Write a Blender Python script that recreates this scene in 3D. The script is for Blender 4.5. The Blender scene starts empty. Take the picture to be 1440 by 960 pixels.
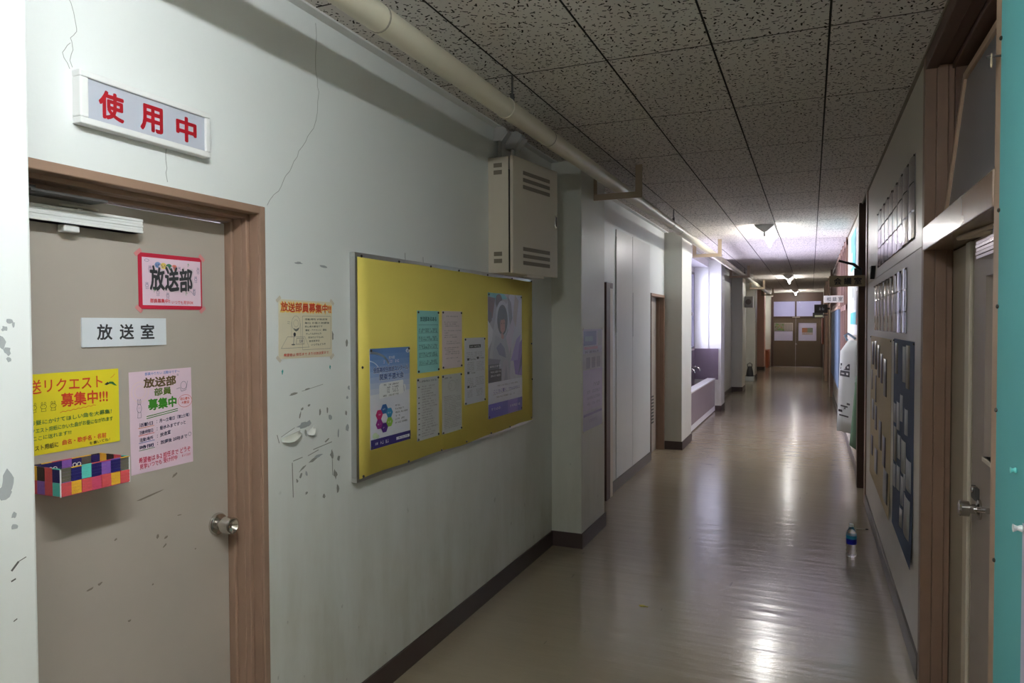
import bpy, bmesh, math, random
from math import sin, cos, pi, radians
from mathutils import Matrix, Vector
random.seed(7)
S = bpy.context.scene
COL = S.collection

# ------------------------------------------------------------------ camera, world, exposure
cam_d = bpy.data.cameras.new('camera')
cam_d.sensor_width = 36.0
cam_d.lens = 984.744 / 1440 * 36
cam_d.clip_start = 0.02
cam = bpy.data.objects.new('camera', cam_d)
COL.objects.link(cam)
cam.matrix_world = (Matrix.Translation((0, 0, 1.58)) @ Matrix.Rotation(0.40325, 4, 'Z')
                    @ Matrix.Rotation(pi / 2 - 0.02464, 4, 'X') @ Matrix.Rotation(-0.0036, 4, 'Z'))
S.camera = cam
S.view_settings.view_transform = 'Standard'
S.view_settings.look = 'None'
S.view_settings.exposure = 0.85
S.view_settings.gamma = 1.0
S.view_settings.use_curve_mapping = False
w = bpy.data.worlds.new('sky')
S.world = w
w.use_nodes = True
w.node_tree.nodes['Background'].inputs['Color'].default_value = (0.82, 0.79, 1.0, 1)
w.node_tree.nodes['Background'].inputs['Strength'].default_value = 16.0
TUBE = 130.0                                   # radiance of the fluorescent tubes
TUBE_COL = (0.92, 0.985, 1.0, 1)

def portal(name, loc, rot, sx, sy):
    l = bpy.data.lights.new(name, 'AREA')
    l.shape = 'RECTANGLE'; l.size = sx; l.size_y = sy
    l.cycles.is_portal = True
    o = bpy.data.objects.new(name, l); COL.objects.link(o)
    o.location = loc; o.rotation_euler = rot
portal('window_light', (-1.99, 11.35, 1.86), (0, -pi / 2, 0), 1.45, 3.1)
portal('far_window_light', (-1.88, 29.6, 1.6), (0, -pi / 2, 0), 1.6, 2.6)

# ------------------------------------------------------------------ materials
def new_mat(name):
    m = bpy.data.materials.new(name); m.use_nodes = True
    nt = m.node_tree
    return m, nt, nt.nodes['Principled BSDF']
def nd(nt, t, **kw):
    n = nt.nodes.new(t)
    for k, v in kw.items(): setattr(n, k, v)
    return n
def inp(nt, sock, v):
    if isinstance(v, bpy.types.NodeSocket): nt.links.new(v, sock)
    else: sock.default_value = v
def math_n(nt, op, a, b=0.0, c=0.0, clamp=False):
    n = nd(nt, 'ShaderNodeMath', operation=op, use_clamp=clamp)
    inp(nt, n.inputs[0], a); inp(nt, n.inputs[1], b); inp(nt, n.inputs[2], c)
    return n.outputs[0]
def mix_c(nt, f, a, b, blend='MIX'):
    n = nd(nt, 'ShaderNodeMix', data_type='RGBA', blend_type=blend)
    inp(nt, n.inputs[0], f); inp(nt, n.inputs[6], a); inp(nt, n.inputs[7], b)
    return n.outputs[2]
def pos(nt, scale=(1, 1, 1), world=True):
    if world: o = nd(nt, 'ShaderNodeNewGeometry').outputs['Position']
    else: o = nd(nt, 'ShaderNodeTexCoord').outputs['Object']
    mp = nd(nt, 'ShaderNodeMapping'); nt.links.new(o, mp.inputs[0]); mp.inputs['Scale'].default_value = scale
    return mp.outputs[0]
def noise(nt, vec, scale, detail=3, rough=0.55):
    n = nd(nt, 'ShaderNodeTexNoise'); nt.links.new(vec, n.inputs['Vector'])
    n.inputs['Scale'].default_value = scale; n.inputs['Detail'].default_value = detail; n.inputs['Roughness'].default_value = rough
    return n.outputs['Fac']
def ramp(nt, fac, stops):
    n = nd(nt, 'ShaderNodeValToRGB'); nt.links.new(fac, n.inputs[0])
    e = n.color_ramp.elements
    e[0].position, e[0].color = stops[0]; e[1].position, e[1].color = stops[-1]
    for p_, c_ in stops[1:-1]:
        x = e.new(p_); x.color = c_
    return n.outputs[0]
def bump(nt, bsdf, h, strength, dist=0.01):
    b = nd(nt, 'ShaderNodeBump'); b.inputs['Strength'].default_value = strength; b.inputs['Distance'].default_value = dist
    nt.links.new(h, b.inputs['Height']); nt.links.new(b.outputs[0], bsdf.inputs['Normal'])
def c4(c, k=1.0): return (c[0] * k, c[1] * k, c[2] * k, 1)
def srgb(r, g, b):
    f = lambda v: (v / 255 / 12.92) if v <= 10 else ((v / 255 + .055) / 1.055) ** 2.4
    return (f(r), f(g), f(b))
_mc = {}
def M(col, rough=0.6, metal=0.0, spec=0.5, var=0.08, vs=6.0, coat=0.0, bmp=0.0, bs=60, name=None):
    """a plain painted / printed surface: colour with faint mottling and optional fine relief"""
    key = (tuple(round(x, 4) for x in col), rough, metal, spec, var, vs, coat, bmp, bs)
    if key in _mc: return _mc[key]
    m, nt, b = new_mat(name or 'paint')
    b.inputs['Roughness'].default_value = rough; b.inputs['Metallic'].default_value = metal
    b.inputs['Specular IOR Level'].default_value = spec
    b.inputs['Coat Weight'].default_value = coat; b.inputs['Coat Roughness'].default_value = 0.08
    p_ = pos(nt)
    f = noise(nt, p_, vs, 4)
    nt.links.new(mix_c(nt, f, c4(col, 1 - var), c4(col, 1 + var)), b.inputs['Base Color'])
    if bmp: bump(nt, b, noise(nt, p_, bs, 3), bmp, 0.004)
    _mc[key] = m
    return m

def mat_wall(name, base, dirt, zmid, amount, rough=0.42):
    m, nt, b = new_mat(name)
    p_ = pos(nt)
    big = noise(nt, p_, 1.3, 5, 0.6)
    streak = noise(nt, pos(nt, (3, 3, 0.7)), 3.0, 4, 0.6)
    sep = nd(nt, 'ShaderNodeSeparateXYZ'); nt.links.new(nd(nt, 'ShaderNodeNewGeometry').outputs['Position'], sep.inputs[0])
    low = nd(nt, 'ShaderNodeMapRange'); nt.links.new(sep.outputs[2], low.inputs[0])      # hand-height grime
    low.inputs[1].default_value = zmid + 0.5; low.inputs[2].default_value = zmid - 0.7
    f = math_n(nt, 'MULTIPLY', big, streak)
    f = math_n(nt, 'MULTIPLY_ADD', f, 1.7, 0.18, True)
    f = math_n(nt, 'MULTIPLY', f, low.outputs[0], 0, True)
    f = math_n(nt, 'MULTIPLY', f, amount, 0, True)
    base_v = mix_c(nt, noise(nt, p_, 2.0, 3), c4(base, 0.96), c4(base, 1.03))
    col = mix_c(nt, f, base_v, c4(dirt))
    specks = ramp(nt, noise(nt, pos(nt, (1, 1, 0.6)), 26, 2, 0.5), [(0.735, (0, 0, 0, 1)), (0.76, (1, 1, 1, 1))])
    sp = math_n(nt, 'MULTIPLY', specks, low.outputs[0])
    sp = math_n(nt, 'MULTIPLY', sp, 0.45)
    col = mix_c(nt, sp, col, (0.18, 0.17, 0.15, 1))
    nt.links.new(col, b.inputs['Base Color'])
    b.inputs['Roughness'].default_value = rough
    bump(nt, b, noise(nt, p_, 9, 4), 0.10, 0.02)
    return m
W_LEFT = mat_wall('left_wall_paint', (0.79, 0.81, 0.80), (0.42, 0.40, 0.31), 0.9, 0.95)
W_RIGHT = mat_wall('right_wall_paint', (0.52, 0.48, 0.40), (0.42, 0.39, 0.33), 0.6, 0.5, 0.3)
W_GREY = mat_wall('pillar_paint', (0.68, 0.68, 0.62), (0.46, 0.45, 0.37), 1.0, 0.8)
W_SALMON = mat_wall('salmon_pillar_tone', (0.72, 0.43, 0.33), (0.5, 0.3, 0.22), 0.6, 0.4)  # salmon tone over the whole far pillar
W_LAV = mat_wall('pale_paint', (0.74, 0.72, 0.78), (0.5, 0.47, 0.5), 0.4, 0.3)

def mat_floor():
    m, nt, b = new_mat('vinyl_floor')
    p_ = pos(nt)
    base = mix_c(nt, noise(nt, p_, 1.1, 5, 0.6), (0.270, 0.218, 0.142, 1), (0.340, 0.280, 0.195, 1))
    base = mix_c(nt, math_n(nt, 'MULTIPLY', noise(nt, p_, 45, 2), 0.25), base, (0.25, 0.2, 0.15, 1))
    sc = noise(nt, pos(nt, (9, 1.4, 1)), 3.2, 2, 0.4)
    sc = ramp(nt, sc, [(0.745, (0, 0, 0, 1)), (0.765, (1, 1, 1, 1))])
    base = mix_c(nt, math_n(nt, 'MULTIPLY', sc, 0.35), base, (0.1, 0.08, 0.07, 1))
    nt.links.new(base, b.inputs['Base Color'])
    r = noise(nt, pos(nt, (1.5, 3, 1)), 2.5, 4)
    rr = nd(nt, 'ShaderNodeMapRange'); nt.links.new(r, rr.inputs[0])
    rr.inputs[3].default_value = 0.12; rr.inputs[4].default_value = 0.24
    nt.links.new(rr.outputs[0], b.inputs['Roughness'])
    b.inputs['Specular IOR Level'].default_value = 0.95
    wv = noise(nt, pos(nt, (0.9, 4.6, 1)), 2.6, 3, 0.5)
    bump(nt, b, wv, 0.28, 0.012)
    return m
FLOOR = mat_floor()

def mat_tile():
    m, nt, b = new_mat('fissured_ceiling_tile')
    g = nd(nt, 'ShaderNodeNewGeometry').outputs['Position']
    wob = nd(nt, 'ShaderNodeTexNoise'); nt.links.new(g, wob.inputs['Vector']); wob.inputs['Scale'].default_value = 90
    wv = nd(nt, 'ShaderNodeVectorMath', operation='MULTIPLY_ADD'); nt.links.new(wob.outputs['Color'], wv.inputs[0])
    wv.inputs[1].default_value = (0.008, 0.008, 0); nt.links.new(g, wv.inputs[2])
    def marks(scale, length, width, off):
        mp = nd(nt, 'ShaderNodeMapping'); nt.links.new(wv.outputs[0], mp.inputs[0])
        mp.inputs['Location'].default_value = (off, off * 0.7, 0); mp.inputs['Scale'].default_value = (scale, scale, 0)
        v = nd(nt, 'ShaderNodeTexVoronoi', voronoi_dimensions='2D'); nt.links.new(mp.outputs[0], v.inputs['Vector'])
        v.inputs['Scale'].default_value = 1.0; v.inputs['Randomness'].default_value = 1.0
        d = nd(nt, 'ShaderNodeVectorMath', operation='SUBTRACT'); nt.links.new(mp.outputs[0], d.inputs[0]); nt.links.new(v.outputs['Position'], d.inputs[1])
        sp = nd(nt, 'ShaderNodeSeparateColor'); nt.links.new(v.outputs['Color'], sp.inputs[0])
        rot = nd(nt, 'ShaderNodeVectorRotate', rotation_type='Z_AXIS'); nt.links.new(d.outputs[0], rot.inputs['Vector'])
        nt.links.new(math_n(nt, 'MULTIPLY', sp.outputs[0], 6.28), rot.inputs['Angle'])
        s = nd(nt, 'ShaderNodeSeparateXYZ'); nt.links.new(rot.outputs[0], s.inputs[0])
        L = math_n(nt, 'MULTIPLY', sp.outputs[1], length)
        ax = math_n(nt, 'LESS_THAN', math_n(nt, 'ABSOLUTE', s.outputs[0]), L)
        ay = math_n(nt, 'LESS_THAN', math_n(nt, 'ABSOLUTE', s.outputs[1]), width)
        return math_n(nt, 'MULTIPLY', ax, ay)
    k = math_n(nt, 'MAXIMUM', marks(30, 0.42, 0.095, 0.3), marks(40, 0.15, 0.11, 5.1))
    base = mix_c(nt, noise(nt, g, 2.0, 3), (0.66, 0.61, 0.57, 1), (0.72, 0.67, 0.63, 1))
    nt.links.new(mix_c(nt, k, base, (0.035, 0.025, 0.02, 1)), b.inputs['Base Color'])
    b.inputs['Roughness'].default_value = 0.9; b.inputs['Specular IOR Level'].default_value = 0.2
    bump(nt, b, math_n(nt, 'SUBTRACT', 1.0, k), 0.5, 0.003)
    return m
TILE = mat_tile()
TILE_EDGE = M((0.06, 0.05, 0.045), 0.9, name='shaded_tile_edge')  # seam shade painted as a dark colour on the tile sides

WOOD = M(srgb(150, 122, 104), 0.45, var=0.14, vs=9, name='brown_frame_paint')
WOOD_D = M(srgb(86, 62, 50), 0.5, var=0.15, vs=9, name='dark_brown_wood')
WOOD_L = M(srgb(176, 148, 124), 0.5, var=0.12, vs=12, name='light_wood')
WOOD_RED = M(srgb(142, 72, 38), 0.45, var=0.2, vs=7, name='orange_wood')
DOOR = M(srgb(178, 168, 158), 0.5, var=0.07, vs=3.0, name='greige_door_paint')
DOOR_END = M(srgb(88, 75, 60), 0.5, var=0.06, vs=3, name='brown_door_paint')
BASE = M(srgb(66, 52, 48), 0.5, var=0.12, name='dark_brown_vinyl')
BASE_G = M(srgb(100, 93, 88), 0.4, var=0.12, name='grey_vinyl')
STEEL = M((0.62, 0.60, 0.57), 0.16, 1.0, name='stainless_steel')
ALU = M((0.55, 0.55, 0.55), 0.35, 1.0, name='aluminium')
BLACK = M((0.02, 0.02, 0.022), 0.5, name='black')
GREY_D = M(srgb(70, 68, 66), 0.6, name='dark_grey')
CREAM = M(srgb(206, 196, 180), 0.4, var=0.04, name='cream_enamel')
WHITE = M((0.80, 0.80, 0.79), 0.45, var=0.03, name='white_enamel')
PVC = M(srgb(170, 168, 166), 0.45, name='grey_pvc')
PIPE = M(srgb(214, 206, 186), 0.4, var=0.08, vs=5, bmp=0.2, bs=18, name='pipe_lagging')
STRAP = M(srgb(168, 150, 128), 0.5, name='bracket_paint')
PAPER = M((0.80, 0.79, 0.78), 0.7, var=0.02, name='white_paper')
INK = M((0.03, 0.03, 0.035), 0.6, name='black_ink')
TEAL = M(srgb(98, 174, 176), 0.75, var=0.05, vs=3, bmp=0.1, bs=300, name='teal_board')
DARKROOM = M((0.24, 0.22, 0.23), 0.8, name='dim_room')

def emit_mat(name, col, st):
    m = bpy.data.materials.new(name); m.use_nodes = True; nt = m.node_tree
    nt.nodes.clear(); e = nd(nt, 'ShaderNodeEmission'); e.inputs[0].default_value = col; e.inputs[1].default_value = st
    o = nd(nt, 'ShaderNodeOutputMaterial'); nt.links.new(e.outputs[0], o.inputs[0])
    return m
TUBE_M = emit_mat('new_fluorescent_tube', TUBE_COL, TUBE)
TUBE_OLD = emit_mat('aged_fluorescent_tube', (1.0, 0.98, 0.93, 1), TUBE * 0.5)
def glass_mat(name, col, rough, trans=1.0):
    m, nt, b = new_mat(name)
    b.inputs['Base Color'].default_value = c4(col); b.inputs['Roughness'].default_value = rough
    b.inputs['Transmission Weight'].default_value = trans; b.inputs['IOR'].default_value = 1.45
    return m
def clear_pane(name, tint):
    m = bpy.data.materials.new(name); m.use_nodes = True; nt = m.node_tree
    nt.nodes.clear()
    t = nd(nt, 'ShaderNodeBsdfTransparent'); t.inputs[0].default_value = c4(tint)
    g = nd(nt, 'ShaderNodeBsdfGlossy'); g.inputs['Roughness'].default_value = 0.03
    fr = nd(nt, 'ShaderNodeFresnel'); fr.inputs[0].default_value = 1.45
    mx = nd(nt, 'ShaderNodeMixShader'); nt.links.new(fr.outputs[0], mx.inputs[0]); nt.links.new(t.outputs[0], mx.inputs[1]); nt.links.new(g.outputs[0], mx.inputs[2])
    o = nd(nt, 'ShaderNodeOutputMaterial'); nt.links.new(mx.outputs[0], o.inputs[0])
    return m
PANE = clear_pane('clear_window_glass', (0.92, 0.93, 0.96))
BOTTLE = glass_mat('clear_plastic', (0.96, 0.97, 0.97), 0.02)
def frosted(name, col, rough=0.35):
    m = bpy.data.materials.new(name); m.use_nodes = True; nt = m.node_tree
    nt.nodes.clear()
    t = nd(nt, 'ShaderNodeBsdfTranslucent'); t.inputs[0].default_value = c4(col)
    d = nd(nt, 'ShaderNodeBsdfDiffuse'); d.inputs[0].default_value = c4(col, 0.6)
    g = nd(nt, 'ShaderNodeBsdfGlossy'); g.inputs['Roughness'].default_value = rough
    m1 = nd(nt, 'ShaderNodeMixShader'); m1.inputs[0].default_value = 0.35
    nt.links.new(t.outputs[0], m1.inputs[1]); nt.links.new(d.outputs[0], m1.inputs[2])
    fr = nd(nt, 'ShaderNodeFresnel'); m2 = nd(nt, 'ShaderNodeMixShader')
    nt.links.new(fr.outputs[0], m2.inputs[0]); nt.links.new(m1.outputs[0], m2.inputs[1]); nt.links.new(g.outputs[0], m2.inputs[2])
    o = nd(nt, 'ShaderNodeOutputMaterial'); nt.links.new(m2.outputs[0], o.inputs[0])
    return m
FROST = frosted('frosted_glass', (0.75, 0.72, 0.78))

# ------------------------------------------------------------------ mesh builder
class MB:
    def __init__(s): s.v = []; s.f = []; s.m = []; s.mats = []
    def mi(s, m):
        if m not in s.mats: s.mats.append(m)
        return s.mats.index(m)
    def add(s, vs, fs, m):
        o = len(s.v); s.v += [tuple(v) for v in vs]; i = s.mi(m)
        for f in fs: s.f.append([a + o for a in f]); s.m.append(i)
    def box(s, x0, x1, y0, y1, z0, z1, m, T=None):
        vs = [(x, y, z) for z in (z0, z1) for y in (y0, y1) for x in (x0, x1)]
        if T is not None: vs = [T @ Vector(v) for v in vs]
        s.add(vs, [(0, 2, 3, 1), (4, 5, 7, 6), (0, 1, 5, 4), (2, 6, 7, 3), (0, 4, 6, 2), (1, 3, 7, 5)], m); return s
    def poly(s, pts, m): s.add(pts, [list(range(len(pts)))], m); return s
    def prism(s, pts, d, m):
        """extrude the polygon pts (3d) along d"""
        n = len(pts); d = Vector(d); a = [Vector(p) for p in pts]; b = [p + d for p in a]
        s.add(a + b, [list(range(n))[::-1], list(range(n, 2 * n))] + [(i, (i + 1) % n, n + (i + 1) % n, n + i) for i in range(n)], m); return s
    def tube(s, pts, r, m, seg=10, caps=True):
        pts = [Vector(p) for p in pts]; rs = r if isinstance(r, (list, tuple)) else [r] * len(pts)
        rings = []; up = None
        for i, p in enumerate(pts):
            t = (pts[min(i + 1, len(pts) - 1)] - pts[max(i - 1, 0)]).normalized()
            if up is None: up = Vector((0, 0, 1)) if abs(t.z) < 0.9 else Vector((1, 0, 0))
            u = t.cross(up)
            if u.length < 1e-5: u = t.orthogonal()
            u.normalize(); w_ = u.cross(t).normalized(); up = w_
            rings.append([p + rs[i] * (cos(2 * pi * k / seg) * u + sin(2 * pi * k / seg) * w_) for k in range(seg)])
        vs = [v for r_ in rings for v in r_]; fs = []
        for i in range(len(pts) - 1):
            for k in range(seg):
                a = i * seg + k; b = i * seg + (k + 1) % seg
                fs.append((a, b, b + seg, a + seg))
        if caps: fs += [list(range(seg))[::-1], list(range(len(vs) - seg, len(vs)))]
        s.add(vs, fs, m); return s
    def lathe(s, prof, origin, axis, m, seg=24):
        """prof: (radius, distance along axis)"""
        o = Vector(origin); a = Vector(axis).normalized(); u = a.orthogonal().normalized(); w_ = a.cross(u)
        vs = []; fs = []
        for (r, h) in prof:
            vs += [o + a * h + r * (cos(2 * pi * k / seg) * u + sin(2 * pi * k / seg) * w_) for k in range(seg)]
        for i in range(len(prof) - 1):
            for k in range(seg):
                p_ = i * seg + k; q = i * seg + (k + 1) % seg
                fs.append((p_, q, q + seg, p_ + seg))
        fs += [list(range(seg))[::-1], list(range(len(vs) - seg, len(vs)))]
        s.add(vs, fs, m); return s
    def build(s, name, parent=None, smooth=False, bevel=0.0, mesh_only=False):
        me = bpy.data.meshes.new(name); me.from_pydata(s.v, [], s.f)
        for m in s.mats: me.materials.append(m)
        me.polygons.foreach_set('material_index', s.m)
        bm = bmesh.new(); bm.from_mesh(me); bmesh.ops.recalc_face_normals(bm, faces=bm.faces); bm.to_mesh(me); bm.free()
        if smooth:
            me.polygons.foreach_set('use_smooth', [True] * len(me.polygons))
            try: me.set_sharp_from_angle(angle=radians(38))
            except Exception: pass
        me.update()
        if mesh_only: return me
        o = bpy.data.objects.new(name, me); COL.objects.link(o)
        if parent is not None: o.parent = parent
        if bevel:
            b = o.modifiers.new('edge_bevel', 'BEVEL'); b.width = bevel; b.segments = 2; b.limit_method = 'ANGLE'; b.angle_limit = radians(40)
        return o
def inst(me, name, parent=None, loc=(0, 0, 0), rot=(0, 0, 0)):
    o = bpy.data.objects.new(name, me); COL.objects.link(o); o.location = loc; o.rotation_euler = rot
    if parent is not None: o.parent = parent
    return o
def tag(o, label=None, cat=None, group=None, kind=None):
    if label: o['label'] = label
    if cat: o['category'] = cat
    if group: o['group'] = group
    if kind: o['kind'] = kind
    return o
def thing(name, label, cat, loc=(0, 0, 0), rz=0.0, group=None):
    o = bpy.data.objects.new(name, None); COL.objects.link(o)
    o.empty_display_size = 0.1
    o.location = loc; o.rotation_euler = (0, 0, rz)
    return tag(o, label, cat, group)
def group_empty(name, loc=(0, 0, 0), rz=0.0):
    o = bpy.data.objects.new(name, None); COL.objects.link(o); o.location = loc; o.rotation_euler = (0, 0, rz); o['kind'] = 'structure'
    return o
def struct(mb, name, parent=None, **kw):
    o = mb.build(name, parent, **kw)
    if parent is None: o['kind'] = 'structure'
    return o
LEFT, RIGHT = pi / 2, -pi / 2     # local x = reader's right, local -y = towards the reader, local z = up

# ------------------------------------------------------------------ lettering
_tc = {}
def glyphs(text):
    k = text
    if k in _tc: return _tc[k]
    c = bpy.data.curves.new('lettering', 'FONT'); c.body = text; c.size = 1.0; c.resolution_u = 3
    o = bpy.data.objects.new('lettering', c)
    me = o.to_mesh()
    vs = [(v.co.x, v.co.y) for v in me.vertices]; fs = [list(p.vertices) for p in me.polygons]
    o.to_mesh_clear(); bpy.data.objects.remove(o); bpy.data.curves.remove(c)
    xs = [v[0] for v in vs] or [0]; ys = [v[1] for v in vs] or [0]
    _tc[k] = (vs, fs, min(xs), max(xs), min(ys), max(ys))
    return _tc[k]
class Print:
    """flat ink on a sheet: unit square (u right, v up) of size w x h; every call lies a hair above the one before"""
    def __init__(s, w_, h_, y=-0.0012): s.mb = MB(); s.w = w_; s.h = h_; s.y = y
    def up(s, d=0.00005): s.y -= d
    def P(s, u, v): return (u * s.w, s.y, v * s.h)
    def poly(s, pts, m): s.up(); s.mb.poly([s.P(*p) for p in pts], m)
    def rect(s, u0, v0, u1, v1, m): s.poly([(u0, v0), (u1, v0), (u1, v1), (u0, v1)], m)
    def line(s, pts, wd, m):
        s.up(0.00002)
        for a, b in zip(pts[:-1], pts[1:]):
            A = Vector((a[0] * s.w, a[1] * s.h)); B = Vector((b[0] * s.w, b[1] * s.h)); d = B - A
            if d.length < 1e-9: continue
            n = Vector((-d.y, d.x)).normalized() * wd / 2; e = d.normalized() * wd * 0.3
            q = [A - n - e, B - n + e, B + n + e, A + n - e]
            s.mb.poly([(p.x, s.y, p.y) for p in q], m)
    def ell(s, u, v, ru, rv, m, n=18, rot=0):
        s.up(); s.mb.poly([s.P(u + ru * cos(2 * pi * k / n + rot), v + rv * sin(2 * pi * k / n + rot)) for k in range(n)], m)
    def ring(s, u, v, ru, rv, wd, m, n=18, a0=0, a1=2 * pi):
        s.line([(u + ru * cos(a0 + (a1 - a0) * k / n), v + rv * sin(a0 + (a1 - a0) * k / n)) for k in range(n + 1)], wd, m)
    def text(s, t, u0, v0, u1, v1, m, bold=0.0, rise=0.0, hand=0.0):
        """fits text into the box; rise lifts the right end (slanted hand-writing)"""
        vs, fs, a, b, c, d = glyphs(t)
        if not vs: return
        bold += .012
        offs = [(0, 0)] if not bold else [(bold * cos(k * pi / 4), bold * sin(k * pi / 4)) for k in range(8)]
        for ox, oy in offs:
            s.up(0.00005 if ox == 0 else 0.00001); out = []
            for x, y in vs:
                U = (x - a) / (b - a); V = (y - c) / (d - c)
                if hand: V += hand * sin(U * 23) + 0.4 * hand * sin(U * 51)
                out.append(s.P(u0 + (u1 - u0) * (U + ox / (b - a)), v0 + (v1 - v0) * (V + oy / (d - c)) + rise * U))
            s.mb.add(out, fs, m)
    def greek(s, u0, v, u1, h, m, rise=0.0, dens=0.8):
        """small print too fine to read: a row of short pen strokes"""
        s.up(0.00002); u = u0; cw = h * s.h / s.w * 0.9
        while u < u1 - cw * 0.5:
            r = rise * (u - u0) / (u1 - u0)
            if random.random() < dens:
                for k in range(3):
                    if random.random() < 0.6:
                        y0 = v + r + h * k * 0.36; s.mb.poly([s.P(u + cw * .08, y0), s.P(u + cw * random.uniform(.6, .9), y0), s.P(u + cw * random.uniform(.6, .9), y0 + h * .2), s.P(u + cw * .08, y0 + h * .2)], m)
                x0 = u + cw * random.uniform(.15, .6); s.mb.poly([s.P(x0, v + r), s.P(x0 + cw * .16, v + r), s.P(x0 + cw * .16, v + r + h), s.P(x0, v + r + h)], m)
            u += cw
    def build(s, parent, name='print'): return s.mb.build(name, parent)
def sheet_mesh(w_, h_, m, t=0.0009, curl=0.0, n=6):
    """a sheet of paper, its lower corner lifting by curl"""
    mb = MB(); vs = []; fs = []
    N = n if curl else 1
    for k in (0, 1):
        for j in range(N + 1):
            for i in range(N + 1):
                u = i / N; v = j / N
                c = curl * max(0, 0.35 - v) ** 2 * 8 * (0.4 + u)
                vs.append((u * w_, (-t if k else -0.0001) - c, v * h_))
    L = (N + 1) ** 2; idx = lambda i, j, k: k * L + j * (N + 1) + i
    for j in range(N):
        for i in range(N):
            fs.append((idx(i, j, 1), idx(i + 1, j, 1), idx(i + 1, j + 1, 1), idx(i, j + 1, 1)))
            fs.append((idx(i, j, 0), idx(i, j + 1, 0), idx(i + 1, j + 1, 0), idx(i + 1, j, 0)))
    for i in range(N):
        fs += [(idx(i, 0, 0), idx(i + 1, 0, 0), idx(i + 1, 0, 1), idx(i, 0, 1)), (idx(i, N, 1), idx(i + 1, N, 1), idx(i + 1, N, 0), idx(i, N, 0)),
               (idx(0, i, 0), idx(0, i, 1), idx(0, i + 1, 1), idx(0, i + 1, 0)), (idx(N, i, 0), idx(N, i + 1, 0), idx(N, i + 1, 1), idx(N, i, 1))]
    mb.add(vs, fs, m)
    return mb
def sheet(name, label, cat, plane, a0, z0, w_, h_, m, at=None, tilt=0.0, group=None, curl=0.0, t=0.0009):
    """paper on a wall: plane LEFT/RIGHT/0, a0 = along-wall coordinate of the left edge, at = the plane's own coordinate"""
    o = sheet_mesh(w_, h_, m, t, curl).build(name)
    if plane == LEFT: loc = (at, a0, z0)
    elif plane == RIGHT: loc = (at, a0, z0)
    else: loc = (a0, at, z0)
    o.matrix_world = Matrix.Translation(loc) @ Matrix.Rotation(plane, 4, 'Z') @ Matrix.Rotation(tilt, 4, 'Y')
    return tag(o, label, cat, group)
PIN_ME = MB().lathe([(0.0045, 0), (0.006, 0.002), (0.0045, 0.005), (0.002, 0.006)], (0, 0, 0), (0, -1, 0), M((0.04, 0.03, 0.02), 0.3), 8).build('pushpin', mesh_only=True)
TAPE = M((0.72, 0.66, 0.56), 0.25, var=0.1, name='yellowed_tape')
def pins(parent, w_, h_, m=0.008, y=-0.001):
    for u, v in ((m, m), (w_ - m, m), (m, h_ - m), (w_ - m, h_ - m)): inst(PIN_ME, 'pushpin', parent, (u, y, v))
def tapes(parent, w_, h_, m=TAPE):
    me = MB().box(-0.013, 0.013, -0.0016, -0.0011, -0.006, 0.006, m).build('tape', mesh_only=True)
    for u, v, r in ((0, 0, .7), (w_, 0, -.7), (0, h_, -.7), (w_, h_, .7)): inst(me, 'tape', parent, (u, 0, v), (0, r, 0))

# ================================================================== STRUCTURE
XL, XR, ZC, Y0, Y1 = -1.695, 0.45, 2.72, -5.0, 27.4
XP = -1.474
PILLARS = [(-3.8, -3.2), (0.34, 0.94), (4.69, 5.29), (8.85, 9.60), (13.0, 13.55), (16.98, 17.7), (21.0, 21.7), (25.2, 25.85)]
struct(MB().box(-2.2, 2.2, Y0 - .2, 32.2, -0.15, 0.0, FLOOR), 'floor')

ceil = struct(MB().box(-2.2, 2.2, Y0 - .2, Y1 + .1, ZC + 0.012, ZC + 0.2, M((0.05, 0.045, 0.04), 0.9, name='ceiling_board')), 'ceiling')
seams = [-1.648, -1.261, -0.820, -0.380, 0.060, 0.452]
tile_me = {}
for i in range(5):
    wd = round(seams[i + 1] - seams[i], 4)
    mb = MB(); g = 0.0022; h = 0.9158
    mb.add([(g, g, .003), (wd - g, g, .003), (wd - g, h - g, .003), (g, h - g, .003), (g + .002, g + .002, 0), (wd - g - .002, g + .002, 0), (wd - g - .002, h - g - .002, 0), (g + .002, h - g - .002, 0),
            (g, g, .0119), (wd - g, g, .0119), (wd - g, h - g, .0119), (g, h - g, .0119)],
           [(4, 7, 6, 5)], TILE)
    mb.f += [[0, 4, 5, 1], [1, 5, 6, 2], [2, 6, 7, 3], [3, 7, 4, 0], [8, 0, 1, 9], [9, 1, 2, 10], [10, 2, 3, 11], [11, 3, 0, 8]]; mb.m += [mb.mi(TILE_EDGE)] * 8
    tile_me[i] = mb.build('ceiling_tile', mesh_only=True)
y = 2.981 - 0.9158 * 9
while y < Y1 - 0.05:
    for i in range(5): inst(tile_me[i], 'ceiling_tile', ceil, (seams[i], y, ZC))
    y += 0.9158
struct(MB().box(-1.6945, -1.644, Y0, Y1, ZC - 0.003, ZC + 0.01, WHITE).box(-1.652, -1.645, Y0, Y1, ZC - 0.007, ZC + 0.01, WHITE), 'trim_1')
struct(MB().box(0.437, 0.45, 2.0, Y1, ZC - 0.012, ZC + 0.005, M(srgb(120, 108, 92), .6)), 'trim_2')

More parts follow.
